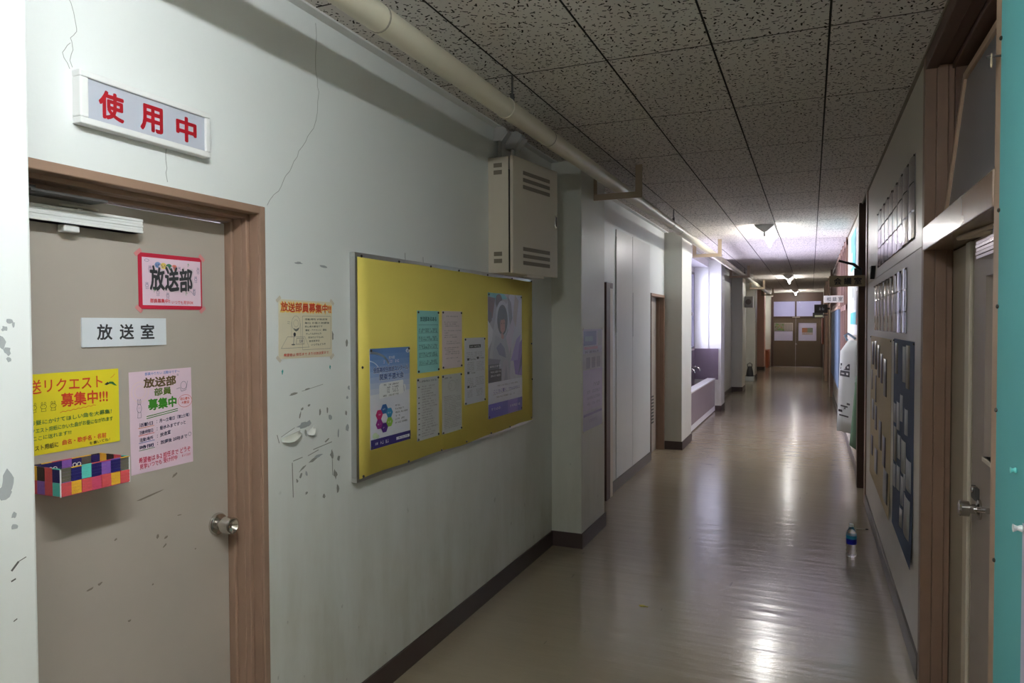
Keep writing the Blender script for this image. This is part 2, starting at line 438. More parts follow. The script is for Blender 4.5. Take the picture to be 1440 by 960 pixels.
wl = MB()
T = -1.86
def wall_l(y0, y1, z0=0.0, z1=ZC + .012, x=XL): wl.box(x - .15, x, y0, y1, z0, z1, W_LEFT)
wall_l(Y0, 0.95); wall_l(0.95, 1.85, 1.975); wall_l(1.85, 8.03); wall_l(8.03, 8.85, 1.935); wall_l(8.85, 9.6)
wall_l(13.0, Y1 + .05)
wl.box(-1.99, -1.90, .85, 1.95, 0, 2.1, W_LEFT).box(-1.99, -1.86, 7.9, 8.85, 0, 2.1, W_LEFT)  # unseen slabs added behind both doors to block light from outside
wall_left = struct(wl, 'wall_left')
# recessed wash-basin bay with its window
ws = MB()
XW = -1.95
ws.box(XW - .12, XW, 9.4, 13.2, 0, 1.13, W_LAV).box(XW - .12, XW, 9.4, 13.2, 2.5, 2.75, W_LAV)
ws.box(XW - .12, XW, 9.4, 9.72, 1.13, 2.5, W_LAV).box(XW - .12, XW, 12.96, 13.2, 1.13, 2.5, W_LAV)
ws.box(XW, XL, 9.6, 13.0, 2.59, 2.74, W_LAV)
struct(ws, 'wall_alcove')
struct(MB().box(XW, XL - .001, 12.99, 13.13, 0, 2.6, W_LEFT).box(XW, XL - .001, 9.46, 9.605, 0, 2.6, W_LEFT), 'wall_alcove_side')
# window in the bay
win = group_empty('window_1')
fr = MB(); FRM = M(srgb(120, 118, 132), 0.35, 0.6, name='grey_sash')
for yy in (9.72, 12.92): fr.box(XW - .09, XW + .012, yy, yy + .04, 1.13, 2.5, FRM)
for zz in (1.13, 2.46): fr.box(XW - .09, XW + .012, 9.72, 12.96, zz, zz + .04, FRM)
for yy in (10.52, 11.33, 12.14): fr.box(XW - .07, XW - .01, yy, yy + .045, 1.17, 2.46, FRM)
fr.build('window_frame', win)
for k in range(4): MB().box(XW - .045, XW - .040, 9.76 + k * .805, 10.53 + k * .805, 1.17, 2.46, PANE).build('pane', win)
for yy in (10.53, 12.70):
    MB().box(XW - .01, XW + .02, yy, yy + .03, 1.72, 1.78, STEEL).build('catch', win)
MB().box(XW - .11, XW + .02, 9.66, 13.0, 1.105, 1.135, M(srgb(200, 190, 196), .4)).build('window_sill', win)

pil = []
for k, (a, b) in enumerate(PILLARS):
    x = XP if k < 5 else -1.45
    mt = W_SALMON if k == 7 else (W_LEFT if k in (0, 1, 4) else W_GREY)
    back = XL - .2 if k not in (3, 4) else XW
    o = struct(MB().box(back, x, a, b, 0, ZC + .011, mt), 'pillar', bevel=0.006)
    o['label'] = ['white pillar behind the viewer', 'white chipped pillar hiding the edge of the near door', 'grey pillar beside the yellow notice board', 'grey pillar before the wash basins',
                  'bright pillar lit by the wash basin window', 'grey pillar carrying the small loudspeaker', 'grey pillar behind the black bag', 'salmon pillar near the far double door'][k]
    pil.append(o)

wr = MB()
def wall_r(y0, y1, z0=0.0, z1=ZC + .012, x=XR): wr.box(x, x + .15, y0, y1, z0, z1, W_RIGHT)
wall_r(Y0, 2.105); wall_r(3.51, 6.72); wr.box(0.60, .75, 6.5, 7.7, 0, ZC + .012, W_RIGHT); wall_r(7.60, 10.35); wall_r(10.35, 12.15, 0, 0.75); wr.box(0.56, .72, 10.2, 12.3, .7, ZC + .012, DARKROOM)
wall_r(12.15, Y1 + .05)
wall_right = struct(wr, 'wall_right')
struct(MB().box(-2.2, 2.2, Y0 - .15, Y0, 0, ZC + .1, W_RIGHT), 'wall_back')
# room behind the right door: closed and dim
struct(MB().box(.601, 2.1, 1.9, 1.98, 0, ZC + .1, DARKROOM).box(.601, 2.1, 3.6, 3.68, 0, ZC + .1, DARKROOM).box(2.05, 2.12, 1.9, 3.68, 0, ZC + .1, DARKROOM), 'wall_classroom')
# end wall around the far double door, and the lit lobby behind it
struct(MB().box(-2.2, -1.335, Y1, Y1 + .12, 0, ZC + .1, W_GREY).box(.405, 2.2, Y1, Y1 + .12, 0, ZC + .1, W_GREY).box(-1.335, .405, Y1, Y1 + .12, 2.69, ZC + .1, W_GREY), 'wall_end')
struct(MB().box(-1.9, -1.78, Y1 + .12, 28.3, 0, 2.8, W_LAV).box(-1.9, -1.78, 30.9, 32, 0, 2.8, W_LAV).box(-1.9, -1.78, 28.3, 30.9, 0, 2.1, W_LAV).box(-1.9, -1.78, 28.3, 30.9, 2.4, 2.8, W_LAV)
       .box(1.4, 1.52, Y1 + .12, 32, 0, 2.8, W_LAV).box(-1.9, 1.52, 32, 32.1, 0, 2.8, W_LAV).box(-1.9, 1.52, Y1 + .12, 32.1, 2.72, 2.85, W_LAV), 'wall_lobby')

# baseboards
bl = MB(); bg = MB(); H = .105; t = .009
def bb(mb, y0, y1, x, m): mb.box(x, x + t, y0, y1, 0, H, m)
bb(bl, Y0, .34, XL, BASE); bb(bl, 1.856, 4.69 - t, XL, BASE); 
for k, (a, b) in enumerate(PILLARS):
    x = XP if k < 5 else -1.45
    bl.box(x, x + t, a - t, b + t, 0, H, BASE); bl.box(XL, x, a - t, a, 0, H, BASE)
bb(bg, 5.29, 6.05, XL, BASE_G); bb(bg, 6.25, 8.02, XL, BASE_G); bb(bg, 13.56, 16.97, XL, BASE_G); bb(bl, 17.71, 20.99, XL, BASE); bb(bl, 21.71, 25.19, XL, BASE)
struct(bl, 'baseboard_left'); struct(bg, 'baseboard_alcove')
br = MB()
for a, b in ((3.52, 6.72), (7.62, Y1), (Y0, 2.1)): br.box(XR - .012, XR, a, b, 0, .10, BASE_G)
struct(br, 'baseboard_right')

# ---------------------------------------------------------------- wear on the left wall: cracks, chipped paint
def ribbon(name, pts, wd, m, x=XL + .0006, parent=wall_left):
    mb = MB()
    for (a, b) in zip(pts[:-1], pts[1:]):
        A = Vector(a); B = Vector(b); d = B - A; n = Vector((-d.y, d.x)).normalized() * wd / 2
        mb.prism([(x, p.x, p.y) for p in (A - n, B - n, B + n, A + n)], (-.0012, 0, 0), m)
    return mb.build(name, parent)
CRACK = M(srgb(158, 160, 156), .8)
def jag(pts, k=4, amp=.006):
    out = []
    for a, b in zip(pts[:-1], pts[1:]):
        for i in range(k):
            f = i / k; out.append((a[0] + (b[0] - a[0]) * f + random.uniform(-amp, amp), a[1] + (b[1] - a[1]) * f + random.uniform(-amp, amp) * .5))
    return out + [pts[-1]]
ribbon('crack', jag([(2.131, 2.70), (2.131, 2.535), (2.142, 2.447), (2.115, 2.308), (2.047, 2.227), (1.989, 2.139), (1.934, 2.066), (1.865, 1.985)]), .0016, CRACK)
ribbon('crack', jag([(1.181, 2.40), (1.202, 2.323), (1.188, 2.283), (1.190, 2.223)]), .0013, CRACK)
ribbon('crack', jag([(1.188, 2.283), (1.166, 2.25), (1.183, 2.217)], 3, .003), .0014, CRACK)
ribbon('crack', jag([(1.463, 2.09), (1.462, 2.03), (1.466, 1.99)], 3, .003), .0014, CRACK)
CHIP = M(srgb(164, 168, 170), .75, var=.1, vs=30, name='bare_plaster')
CHIP_D = M(srgb(146, 146, 140), .75, name='bare_plaster_dark')
def blob(mb, a, z, ra, rz, m, x=XL, n=9, rot=0.0):
    ph = random.random() * 6; x += random.uniform(0, .0003)
    pts = []
    for k in range(n):
        r = random.uniform(.55, 1.15); t_ = 2 * pi * k / n + ph
        da = ra * r * cos(t_); dz = rz * r * sin(t_)
        pts.append((x + .0005, a + da * cos(rot) - dz * sin(rot), z + da * sin(rot) + dz * cos(rot)))
    mb.prism(pts, (-.001, 0, 0), m)
ch = MB()
blob(ch, 2.035, 1.215, .035, .013, CHIP, n=11, rot=.1); blob(ch, 2.065, 1.22, .02, .012, CHIP)
for (a, z, ra, rz, r) in [(2.02, 1.255, .004, .02, -.3), (2.03, 1.275, .01, .005, .4), (2.07, 1.285, .008, .005, .4), (2.05, 1.185, .006, .013, .3), (2.13, 1.25, .006, .014, -.2), (2.19, 1.225, .012, .012, .8),
                          (2.175, 1.255, .005, .012, 0), (1.99, 1.335, .03, .004, .1), (2.06, 1.345, .02, .003, .1), (2.09, 1.08, .035, .006, .25), (2.03, 1.06, .025, .005, .45), (2.12, 1.09, .03, .006, .1),
                          (2.02, 1.035, .006, .012, -.5), (2.05, 1.035, .006, .013, .5), (2.0, 1.02, .005, .008, .5), (2.2, 1.08, .012, .02, .2), (2.24, 1.06, .008, .014, -.2), (2.17, 1.14, .014, .005, .4), (2.22, 1.0, .012, .02, .2),
                          (2.235, .94, .012, .02, 0), (2.15, .93, .01, .012, .9), (2.05, .965, .008, .005, .4), (1.93, 1.53, .014, .006, 0), (2.3, 1.51, .01, .016, 0), (2.3, 1.17, .012, .02, .3), (2.29, 1.23, .008, .012, .3),
                          (2.02, 1.803, .022, .005, 0), (2.16, 1.80, .022, .005, -.1), (2.21, 1.54, .01, .02, .2), (2.31, 1.33, .008, .012, .4), (2.3, 1.29, .008, .008, .4), (2.24, 1.16, .006, .02, 0)]:
    blob(ch, a, z, ra, rz, CHIP_D if random.random() < .6 else CHIP, rot=r)
tag(ch.build('chipped_paint', wall_left), kind='stuff')
lines = MB()
for a, z, a2, z2, wd in [(1.975, 1.09, 1.978, .965, .004), (2.20, 1.10, 2.203, 1.0, .003), (2.09, 1.118, 2.2, 1.13, .003), (2.06, 1.1, 2.12, 1.112, .003), (1.98, 1.095, 2.03, 1.10, .003), (1.9, 1.20, 1.91, 1.17, .003), (2.74, 1.905, 2.742, 1.862, .003), (2.9, 1.9, 2.902, 1.87, .003),
                         (2.03, 1.34, 2.15, 1.356, .0015), (1.92, 1.19, 1.99, 1.213, .002)]:
    d = Vector((a2 - a, z2 - z)); n = Vector((-d.y, d.x)).normalized() * wd / 2
    lines.prism([(XL + .0005, p[0], p[1]) for p in ((a - n.x, z - n.y), (a2 - n.x, z2 - n.y), (a2 + n.x, z2 + n.y), (a + n.x, z + n.y))], (-.001, 0, 0), CHIP_D)
tag(lines.build('scratches', wall_left), kind='stuff')
# peeling strip of paint curling off the wall
def curl_flap(name, a, z, wd, hh, out, rot, m):
    mb = MB(); n = 6; vs = []; fs = []
    for j in range(n + 1):
        f = j / n
        for i in range(5):
            u = i / 4
            vs.append((XL + .001 + out * f ** 2 * (.5 + .5 * sin(pi * u)), a + (u - .5) * wd * cos(rot) + f * hh * sin(rot) * .3, z + (u - .5) * wd * sin(rot) - f * hh * (.6 + .4 * sin(pi * u)) + (.3 * hh * f ** 3)))
    for j in range(n):
        for i in range(4): q = j * 5 + i; fs.append((q, q + 1, q + 6, q + 5))
    mb.add(vs, fs, m); o = mb.build(name, wall_left, smooth=True)
    s = o.modifiers.new('thick', 'SOLIDIFY'); s.thickness = .0008
    return o
curl_flap('peeling_paint', 1.968, 1.192, .10, .036, .018, .18, M(srgb(206, 206, 196), .6))
curl_flap('peeling_paint', 2.075, 1.195, .04, .028, .015, .5, M(srgb(226, 226, 220), .6))
for a, z in ((1.93, 1.416), (2.193, 1.418)):
    b_ = MB(); blob(b_, a, z, .005, .008, M(srgb(80, 170, 165), .7)); b_.build('teal_putty', wall_left)
# chips on the near pillar
cp = MB()
for a, z, ra, rz in [(.894, 1.59, .007, .008), (.884, 1.575, .006, .006), (.902, 1.582, .003, .007), (.88, 1.548, .008, .014), (.889, 1.53, .008, .009), (.892, 1.513, .005, .006), (.886, 1.27, .016, .024), (.88, 1.25, .014, .02), (.895, 1.2, .005, .009), (.896, 1.175, .006, .007)]:
    blob(cp, a, z, ra, rz, CHIP, x=XP)
tag(cp.build('chipped_paint', pil[1]), kind='stuff')
sc = MB()
for a, z, a2, z2, wd in [(.888, 1.088, .902, 1.103, .004), (.902, 1.103, .917, 1.108, .0016), (.887, 1.067, .896, 1.07, .003), (.89, .985, .897, .988, .002)]:
    d = Vector((a2 - a, z2 - z)); n = Vector((-d.y, d.x)).normalized() * wd / 2
    sc.prism([(XP + .0005, p[0], p[1]) for p in ((a - n.x, z - n.y), (a2 - n.x, z2 - n.y), (a2 + n.x, z2 + n.y), (a + n.x, z + n.y))], (-.001, 0, 0), M(srgb(96, 92, 88), .7))
tag(sc.build('scuff_marks', pil[1]), kind='stuff')
# smooth panels on the wall of the second bay
wp = M((0.72, 0.73, 0.71), .3, var=.03, name='wall_panel_paint')
for a, b, z1 in ((6.47, 7.13, 2.47), (7.14, 7.98, 2.475)): MB().box(XL, XL + .006, a, b, .11, z1, wp).build('wall_panel', wall_left, bevel=.002)
for a, z0, z1 in ((6.47, 1.5, 2.4), (7.135, 1.45, 1.9)): MB().box(XL + .006, XL + .009, a - .01, a + .014, z0, z1, M((.7, .71, .7), .15)).build('clear_tape', wall_left)

# ================================================================== DOORS
# --- door_1: the flush door on the left
d1 = group_empty('door_1')
fr = MB(); xs = XL + .004
fr.box(-1.70, xs, 1.826, 1.852, 0, 1.977, WOOD)
for x0, x1, y0 in ((-1.738, -1.70, 1.826), (-1.76, -1.738, 1.812), (-1.795, -1.76, 1.812), (-1.845, -1.795, 1.802)): fr.box(x0, x1, y0, 1.852, 0, 1.977, WOOD)
fr.box(-1.845, xs, .95, .975, 0, 1.977, WOOD)
fr.box(-1.70, xs, .975, 1.826, 1.951, 1.977, WOOD)
for x0, x1, z0 in ((-1.738, -1.70, 1.951), (-1.76, -1.738, 1.938), (-1.795, -1.76, 1.938), (-1.845, -1.795, 1.926)): fr.box(x0, x1, .975, 1.83, z0, 1.977, WOOD)
fr.build('door_frame', d1, bevel=.003)
XD = -1.821
leaf = MB().box(XD - .038, XD, .98, 1.8, .008, 1.922, DOOR).build('door_leaf', d1, bevel=.002)
kn = MB().lathe([(.0, 0), (.037, .0), (.037, .006), (.033, .012), (.018, .016), (.016, .03), (.027, .034), (.0275, .066), (.025, .070), (.022, .070), (.009, .056), (.004, .056), (.0, .057)], (XD, 1.752, .917), (1, 0, 0), STEEL, 32)
kn.build('knob', d1, smooth=True)
cl = MB()
for k in range(5):
    z0 = 1.846 + k * .0082; cl.box(XD, XD + .042 + (.002 if k % 2 == 0 else 0), 1.0, 1.452, z0, z0 + .0075, WHITE)
cl.box(XD, XD + .041, 1.001, 1.451, 1.846, 1.886, WHITE)
clo = cl.build('door_closer', d1, bevel=.0012)
tag(clo, 'white ribbed door closer body')
arm = MB().prism([(XD + .022 + .014 * cos(2 * pi * k / 16), 1.275 + .055 * sin(2 * pi * k / 16), 1.892) for k in range(16)], (0, 0, .006), M(srgb(190, 182, 165), .4))
arm.tube([(XD + .02, 1.275, 1.885), (XD + .02, 1.275, 1.90)], .012, STEEL)
arm.box(XD + .03, XD + .10, 1.10, 1.30, 1.906, 1.912, GREY_D)
arm.build('closer_arm', d1)
MB().box(XD + .004, XD + .034, 1.225, 1.268, 1.826, 1.846, WHITE).build('valve_cap', d1, bevel=.004)
hinge = MB()
for y in (1.03,): hinge.box(XD, XD + .07, y, y + .10, 1.905, 1.925, GREY_D)
hinge.build('stop_bracket', d1)
sm = MB()
def smear(a, z, ra, rz, m, rot=0.0): blob(sm, a, z, ra, rz, m, x=XD, rot=rot)
SM = M(srgb(128, 118, 106), .6)
for a, z, ra, rz, r in [(1.49, 1.07, .05, .003, .15), (1.585, 1.115, .012, .004, .5), (1.6, .985, .01, .002, 0), (1.55, .93, .008, .004, .4), (1.52, .94, .006, .007, 0), (1.545, .905, .009, .003, .7), (1.38, .97, .006, .003, .3), (1.3, .855, .014, .003, .1), (1.33, .86, .008, .004, .2), (1.5, .8, .004, .003, 0), (1.66, .86, .003, .003, 0), (1.42, .72, .006, .004, 0), (1.55, 1.28, .003, .003, 0)]:
    smear(a, z, ra, rz, SM, r)
sms = sm.build('scuff_marks', leaf); tag(sms, kind='stuff')

# --- door_2: the open doorway past the second bay
d2 = group_empty('door_2')
fr = MB()
fr.box(XL - .13, XL + .008, 8.80, 8.85, 0, 1.935, WOOD).box(XL - .13, XL + .008, 8.03, 8.06, 0, 1.935, WOOD_D).box(XL - .13, XL + .008, 8.06, 8.80, 1.905, 1.935, WOOD)
fr.box(XL - .09, XL - .05, 8.785, 8.80, 0, 1.905, WOOD)
fr.build('door_frame', d2, bevel=.003)
MB().box(XL - .128, XL - .09, 8.06, 8.80, .005, 1.905, DOOR).build('door_leaf', d2)
gr = MB()
for k in range(9): gr.box(XL - .09, XL - .082, 8.25, 8.62, .36 + k * .04, .375 + k * .04, GREY_D)
gr.build('vent_grille', d2)
# --- edge of another doorway hidden by the grey pillar
d3 = group_empty('door_3')
MB().box(XL, XL + .03, 6.04, 6.165, 0, 1.95, WOOD_D).build('door_frame', d3)
MB().box(XL, XL + .03, 6.165, 6.25, 0, 1.90, CREAM).build('jamb_strip', d3)
MB().box(XL, XL + .031, 6.165, 6.25, 1.90, 1.95, WOOD_D).build('door_head', d3)

# --- door_4: mother-and-child door on the right, transom light above
d4 = group_empty('door_4')
XDR = .55
WOOD_R = M(srgb(132, 104, 86), 0.45, var=0.14, vs=9, name='right_frame_paint')
fr = MB()
fr.box(XR - .008, XR + .035, 3.455, 3.512, 0, ZC, WOOD_R).box(XR + .035, XR + .077, 3.447, 3.512, 0, ZC, WOOD_R).box(XR + .077, XR + .10, 3.455, 3.512, 0, ZC, WOOD_R).box(XR + .10, XR + .15, 3.44, 3.512, 0, ZC, WOOD_D)
fr.box(XR - .008, XR + .15, 2.105, 2.205, 0, ZC, WOOD_L)
fr.box(XR - .008, XR + .04, 2.205, 3.455, 2.655, ZC, WOOD_D).box(XR + .04, XR + .09, 2.205, 3.455, 2.665, ZC, WOOD_D).box(XR + .09, XR + .15, 2.205, 3.455, 2.645, ZC, WOOD_D)
fr.build('door_frame', d4, bevel=.003)
MB().box(XR - .012, XR + .11, 2.205, 3.455, 1.885, 1.985, M(srgb(136, 112, 96), .22, var=.12, name='glossy_rail')).build('transom_rail', d4, bevel=.004)
nl = MB().box(XDR, XDR + .04, 3.045, 3.455, .008, 1.88, M(srgb(158, 144, 126), .5, var=.06, vs=3, name='narrow_leaf_paint')).build('narrow_door_leaf', d4, bevel=.002)
MB().box(XDR - .012, XDR, 3.045, 3.12, .008, 1.88, M(srgb(196, 184, 166), .4)).build('meeting_strip', nl, bevel=.003)
ml = MB()
DR = M(srgb(146, 132, 122), .45, var=.06, name='right_door_paint')
ml.box(XDR, XDR + .04, 2.21, 2.42, .008, 1.88, DR).box(XDR, XDR + .04, 2.84, 3.03, .008, 1.88, DR).box(XDR, XDR + .04, 2.42, 2.84, .008, 1.12, DR).box(XDR, XDR + .04, 2.42, 2.84, 1.74, 1.88, DR)
mlo = ml.build('main_door_leaf', d4)
MB().box(XDR + .02, XDR + .026, 2.42, 2.84, 1.12, 1.74, FROST).build('pane', mlo)
MB().box(XDR - .006, XDR + .02, 2.42, 2.84, 1.105, 1.12, CREAM).build('pane_sill', mlo)
kx = MB().lathe([(0, 0), (.036, 0), (.036, .008), (.017, .014), (.016, .032), (.027, .034), (.028, .060), (.024, .064), (0, .064)], (XDR, 2.885, .925), (-1, 0, 0), STEEL, 28)
kx.build('knob', mlo, smooth=True)
MB().box(XDR - .014, XDR, 2.895, 2.965, .950, .995, GREY_D).tube([(XDR - .02, 2.93, .985), (XDR, 2.93, .985)], .012, STEEL).build('lock_case', mlo, bevel=.003)
MB().tube([(XDR - .012, 2.87, .928), (XDR - .010, 2.71, .962)], .010, STEEL).tube([(XDR, 2.72, .96), (XDR - .010, 2.72, .96)], .008, STEEL).build('latch_bar', mlo, smooth=True)
cl = MB()
for k in range(5): cl.box(XDR - .045 - (.002 if k % 2 else 0), XDR, 2.36, 2.76, 1.79 + k * .012, 1.801 + k * .012, STEEL)
cl.build('door_closer', mlo, bevel=.001)
am = MB().tube([(XDR - .03, 2.60, 1.86), (XDR - .08, 2.85, 1.872), (XDR - .02, 2.50, 1.88)], .008, STRAP)
am.tube([(XDR - .02, 2.55, 1.85), (XDR - .02, 2.55, 1.876)], .02, STEEL)
am.build('closer_arm', mlo)
# the tilted transom sash
tw = group_empty('window_2', (XR + .055, 2.205, 1.985))
tw.rotation_euler = (0, radians(6.5), 0)
sw = 1.238
sh = .635
MB().box(0, .03, 0, .035, 0, sh, WOOD_L).box(0, .03, sw - .035, sw, 0, sh, WOOD_L).box(0, .03, .035, sw - .035, 0, .04, WOOD_L).box(0, .03, .035, sw - .035, sh - .035, sh, WOOD_L).build('sash_frame', tw, bevel=.003)
MB().box(.012, .017, .035, sw - .035, .04, sh - .035, FROST).build('pane', tw)
# string tied round a nail on the near jamb
st = thing('string', 'pale string looped round a nail on the light door jamb', 'string', (XR - .012, 2.17, 2.255))
pts = [(-.012 + .01 * cos(a * 1.0) * .6, .028 * cos(a), .018 * sin(a * 1.07) + .003 * sin(a * 3)) for a in [k * .35 for k in range(60)]]
MB().tube(pts, .0022, M(srgb(190, 176, 150), .8), 6).build('cord', st, smooth=True)
MB().tube([(.012, -.025, .004), (-.028, -.025, .004)], .003, GREY_D, 8).build('nail', st)
# --- post and doorway beyond the photo wall
d5 = group_empty('door_5')
MB().box(.437, .60, 6.72, 6.86, 0, ZC, WOOD).build('door_frame', d5, bevel=.003)
MB().box(.415, .60, 7.44, 7.60, 0, ZC, WOOD_D).build('door_post', d5, bevel=.003)
MB().box(.53, .57, 6.86, 7.44, .01, 2.65, WOOD_D).build('door_leaf', d5)

# --- door_6: far double door with glazed transom
d6 = group_empty('door_6')
FM = M(srgb(66, 48, 40), .5, name='far_frame_paint')
fr = MB().box(-1.335, -1.255, Y1 - .03, Y1 + .1, 0, 2.69, FM).box(.33, .405, Y1 - .03, Y1 + .1, 0, 2.69, FM).box(-1.255, .33, Y1 - .03, Y1 + .1, 2.37, 2.69, FM).box(-1.255, .33, Y1 - .03, Y1 + .1, 1.775, 1.83, FM).box(-.535, -.475, Y1 - .02, Y1 + .08, 1.83, 2.37, FM)
fr.build('door_frame', d6)
for a, b in ((-1.255, -.535), (-.475, .33)): MB().box(a, b, Y1 + .03, Y1 + .036, 1.83, 2.37, PANE).build('pane', d6)
for a, b, g0, g1 in ((-1.255, -.505, -1.23, -.60), (-.499, .33, -.41, .19)):
    lf = MB().box(a, g0, Y1, Y1 + .04, .005, 1.775, DOOR_END).box(g1, b, Y1, Y1 + .04, .005, 1.775, DOOR_END).box(g0, g1, Y1, Y1 + .04, .005, .945, DOOR_END).box(g0, g1, Y1, Y1 + .04, 1.59, 1.775, DOOR_END).build('door_leaf', d6)
    MB().box(g0, g1, Y1 + .018, Y1 + .024, .945, 1.59, frosted('lit_frosted_glass', (.92, .88, .95))).build('pane', lf)
MB().lathe([(0, 0), (.03, 0), (.03, .01), (.014, .014), (.014, .04), (.028, .05), (.028, .07), (0, .075)], (-.47, Y1, .82), (0, -1, 0), STEEL, 16).build('knob', d6, smooth=True)
MB().box(-.62, -.36, Y1 - .05, Y1 - .03, 1.785, 1.805, CREAM).build('name_strip', d6)

# --- classroom windows and wood front on the far right wall
WOOD_F = M(srgb(118, 90, 78), .5, var=.12, name='classroom_frame_paint')
w3 = group_empty('window_3')
fm = MB()
for k in range(4): fm.box(.425, .50, 10.33 + k * .58, 10.40 + k * .58, .75, ZC, WOOD_F)
for z in (.75, 1.76, 2.62): fm.box(.43, .50, 10.33, 12.15, z, z + .07, WOOD_F)
fm.build('window_frame', w3)
for k in range(3):
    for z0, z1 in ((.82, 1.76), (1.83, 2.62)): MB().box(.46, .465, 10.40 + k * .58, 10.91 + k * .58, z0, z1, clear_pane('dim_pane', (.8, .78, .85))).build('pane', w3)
o = MB().box(.40, .45, 12.2, 16.2, .55, 1.80, M(srgb(92, 108, 124), .7, var=.05, name='blue_grey_board'))
bb_ = thing('notice_board', 'pale blue board hung on the right wall beyond the white banner', 'board')
o.build('panel', bb_)
MB().box(.385, .45, 12.15, 16.25, 1.80, 1.84, WOOD_L).build('rail', bb_)
w4 = group_empty('window_4')
fm = MB()
for k in range(7): fm.box(.425, .47, 12.2 + k * .62, 12.27 + k * .62, 1.88, ZC, WOOD)
for z in (1.86, 2.62): fm.box(.42, .47, 12.2, 16.4, z, z + .06, WOOD)
fm.build('window_frame', w4)
for k in range(6): MB().box(.44, .449, 12.27 + k * .62, 12.82 + k * .62, 1.92, 2.62, M(srgb(70, 58, 64), .08)).build('pane', w4)
d7 = group_empty('door_7')
MB().box(.385, .45, 16.5, 16.68, 0, ZC, WOOD).box(.38, .386, 16.5, 16.68, 0, ZC, CREAM).build('door_post', d7)
MB().box(.42, .45, 16.7, 19.6, .02, 1.95, M(srgb(120, 98, 76), .5)).build('door_leaf', d7)
MB().box(.40, .45, 19.6, 19.8, 0, ZC, WOOD_D).box(.42, .45, 16.7, 27.3, 1.95, 2.05, WOOD_D).build('door_frame', d7)
d8 = group_empty('door_8')
MB().box(.40, .45, 21.2, 22.9, .01, 1.95, WOOD_RED).build('door_leaf', d8)
MB().box(.36, .45, 23.0, 23.2, 0, ZC, WOOD).box(.36, .45, 20.9, 21.1, 0, ZC, WOOD).build('door_frame', d8)
MB().box(.34, .45, 24.6, 26.2, .9, 1.75, WOOD_RED).build('door_leaf', d8)

# ================================================================== THINGS ON THE CEILING
def lamp(y0, label, tube_m=TUBE_OLD):
    t_ = thing('fluorescent_lamp', label, 'lamp', (-.50, y0, ZC), 0, 'fluorescent ceiling lamps')
    L = 1.25
    MB().prism([(-.105, 0, 0), (.105, 0, 0), (.105, 0, -.012), (.022, 0, -.085), (-.022, 0, -.085), (-.105, 0, -.012)], (0, L, 0), WHITE).build('reflector', t_, bevel=.002)
    for yy in (.012, L - .03): MB().box(-.014, .014, yy, yy + .02, -.142, -.08, WHITE).build('lamp_holder', t_, bevel=.002)
    MB().tube([(0, .03, -.122), (0, L - .03, -.122)], .016, tube_m, 14).build('tube', t_, smooth=True)
lamp(-.22, 'lit fluorescent ceiling lamp above the viewer', TUBE_M)
lamp(8.60, 'nearest lit fluorescent ceiling lamp down the corridor')
lamp(17.9, 'middle one of the three lit fluorescent ceiling lamps in view')
lamp(25.9, 'farthest lit fluorescent ceiling lamp before the double door')

pp = thing('pipe', 'long cream lagged pipe hung under the ceiling along the left wall', 'pipe', (-1.30, 0, 2.577))
MB().tube([(0, -4.9, 0), (0, 27.2, 0)], .045, PIPE, 20).build('pipe_run', pp, smooth=True)
col_me = MB().lathe([(.0455, 0), (.0468, .001), (.0468, .007), (.0455, .008)], (0, 0, 0), (0, 1, 0), M(srgb(150, 144, 130), .5), 20).build('joint_band', mesh_only=True)
for yy in (1.2, 1.62, 1.95, 3.55, 7.6, 11.7, 15.8): inst(col_me, 'joint_band', pp, (0, yy, 0))
for yy in (2.99, 7.11, 11.2, 15.3): MB().tube([(.03, yy, .02), (.03, yy, ZC - 2.577)], .005, GREY_D, 8).tube([(.03, yy, .03), (.03, yy, .06)], .011, GREY_D, 8).lathe([(.0455, 0), (.049, .001), (.049, .025), (.0455, .026)], (0, yy - .013, 0), (0, 1, 0), PIPE, 20).build('hanger_rod', pp)
def bracket(y, label):
    t_ = thing('pipe_bracket', label, 'bracket', (-1.30, y, ZC), 0, 'pipe hangers')
    for x0, nm in ((.135, 'strap'), (-.20, 'strap')):
        MB().box(x0, x0 + .05, -.006, .006, -.215, 0, STRAP).build(nm, t_, bevel=.003)
    MB().box(-.20, .185, -.008, .008, -.235, -.19, STRAP).build('cross_bar', t_, bevel=.006)
bracket(5.0, 'nearest U-shaped pipe hanger beside the grey pillar')
bracket(9.85, 'second U-shaped pipe hanger at the wash basin bay')
bracket(14.6, 'third U-shaped pipe hanger from the near end')
bracket(19.6, 'fourth U-shaped pipe hanger from the near end')
bracket(24.4, 'farthest U-shaped pipe hanger before the salmon pillar')

# ================================================================== LEFT WALL: SIGN, BOARD, BOX
sg = thing('lit_sign', 'white framed door sign with red characters above the left door', 'sign', (XL, 1.187, 2.083), LEFT)
sW, sH, sD = .408, .133, .032
MB().box(0, sW, -sD, 0, 0, .017, WHITE).box(0, sW, -sD, 0, sH - .017, sH, WHITE).box(0, .022, -sD, 0, .017, sH - .017, WHITE).box(sW - .017, sW, -sD, 0, .017, sH - .017, WHITE).build('frame', sg, bevel=.003)
MB().box(.02, sW - .015, -sD + .007, -.002, .015, sH - .015, M(srgb(186, 190, 202), .35, var=.02)).build('face', sg)
RED = M(srgb(166, 16, 32), .5, name='red_ink')
for ch_, u in (('使', .135), ('用', .43), ('中', .715)):
    P = Print(sW, sH, -sD + .0065); P.text(ch_, u, .23, u + .165, .74, RED, .022); P.build(sg, 'character')

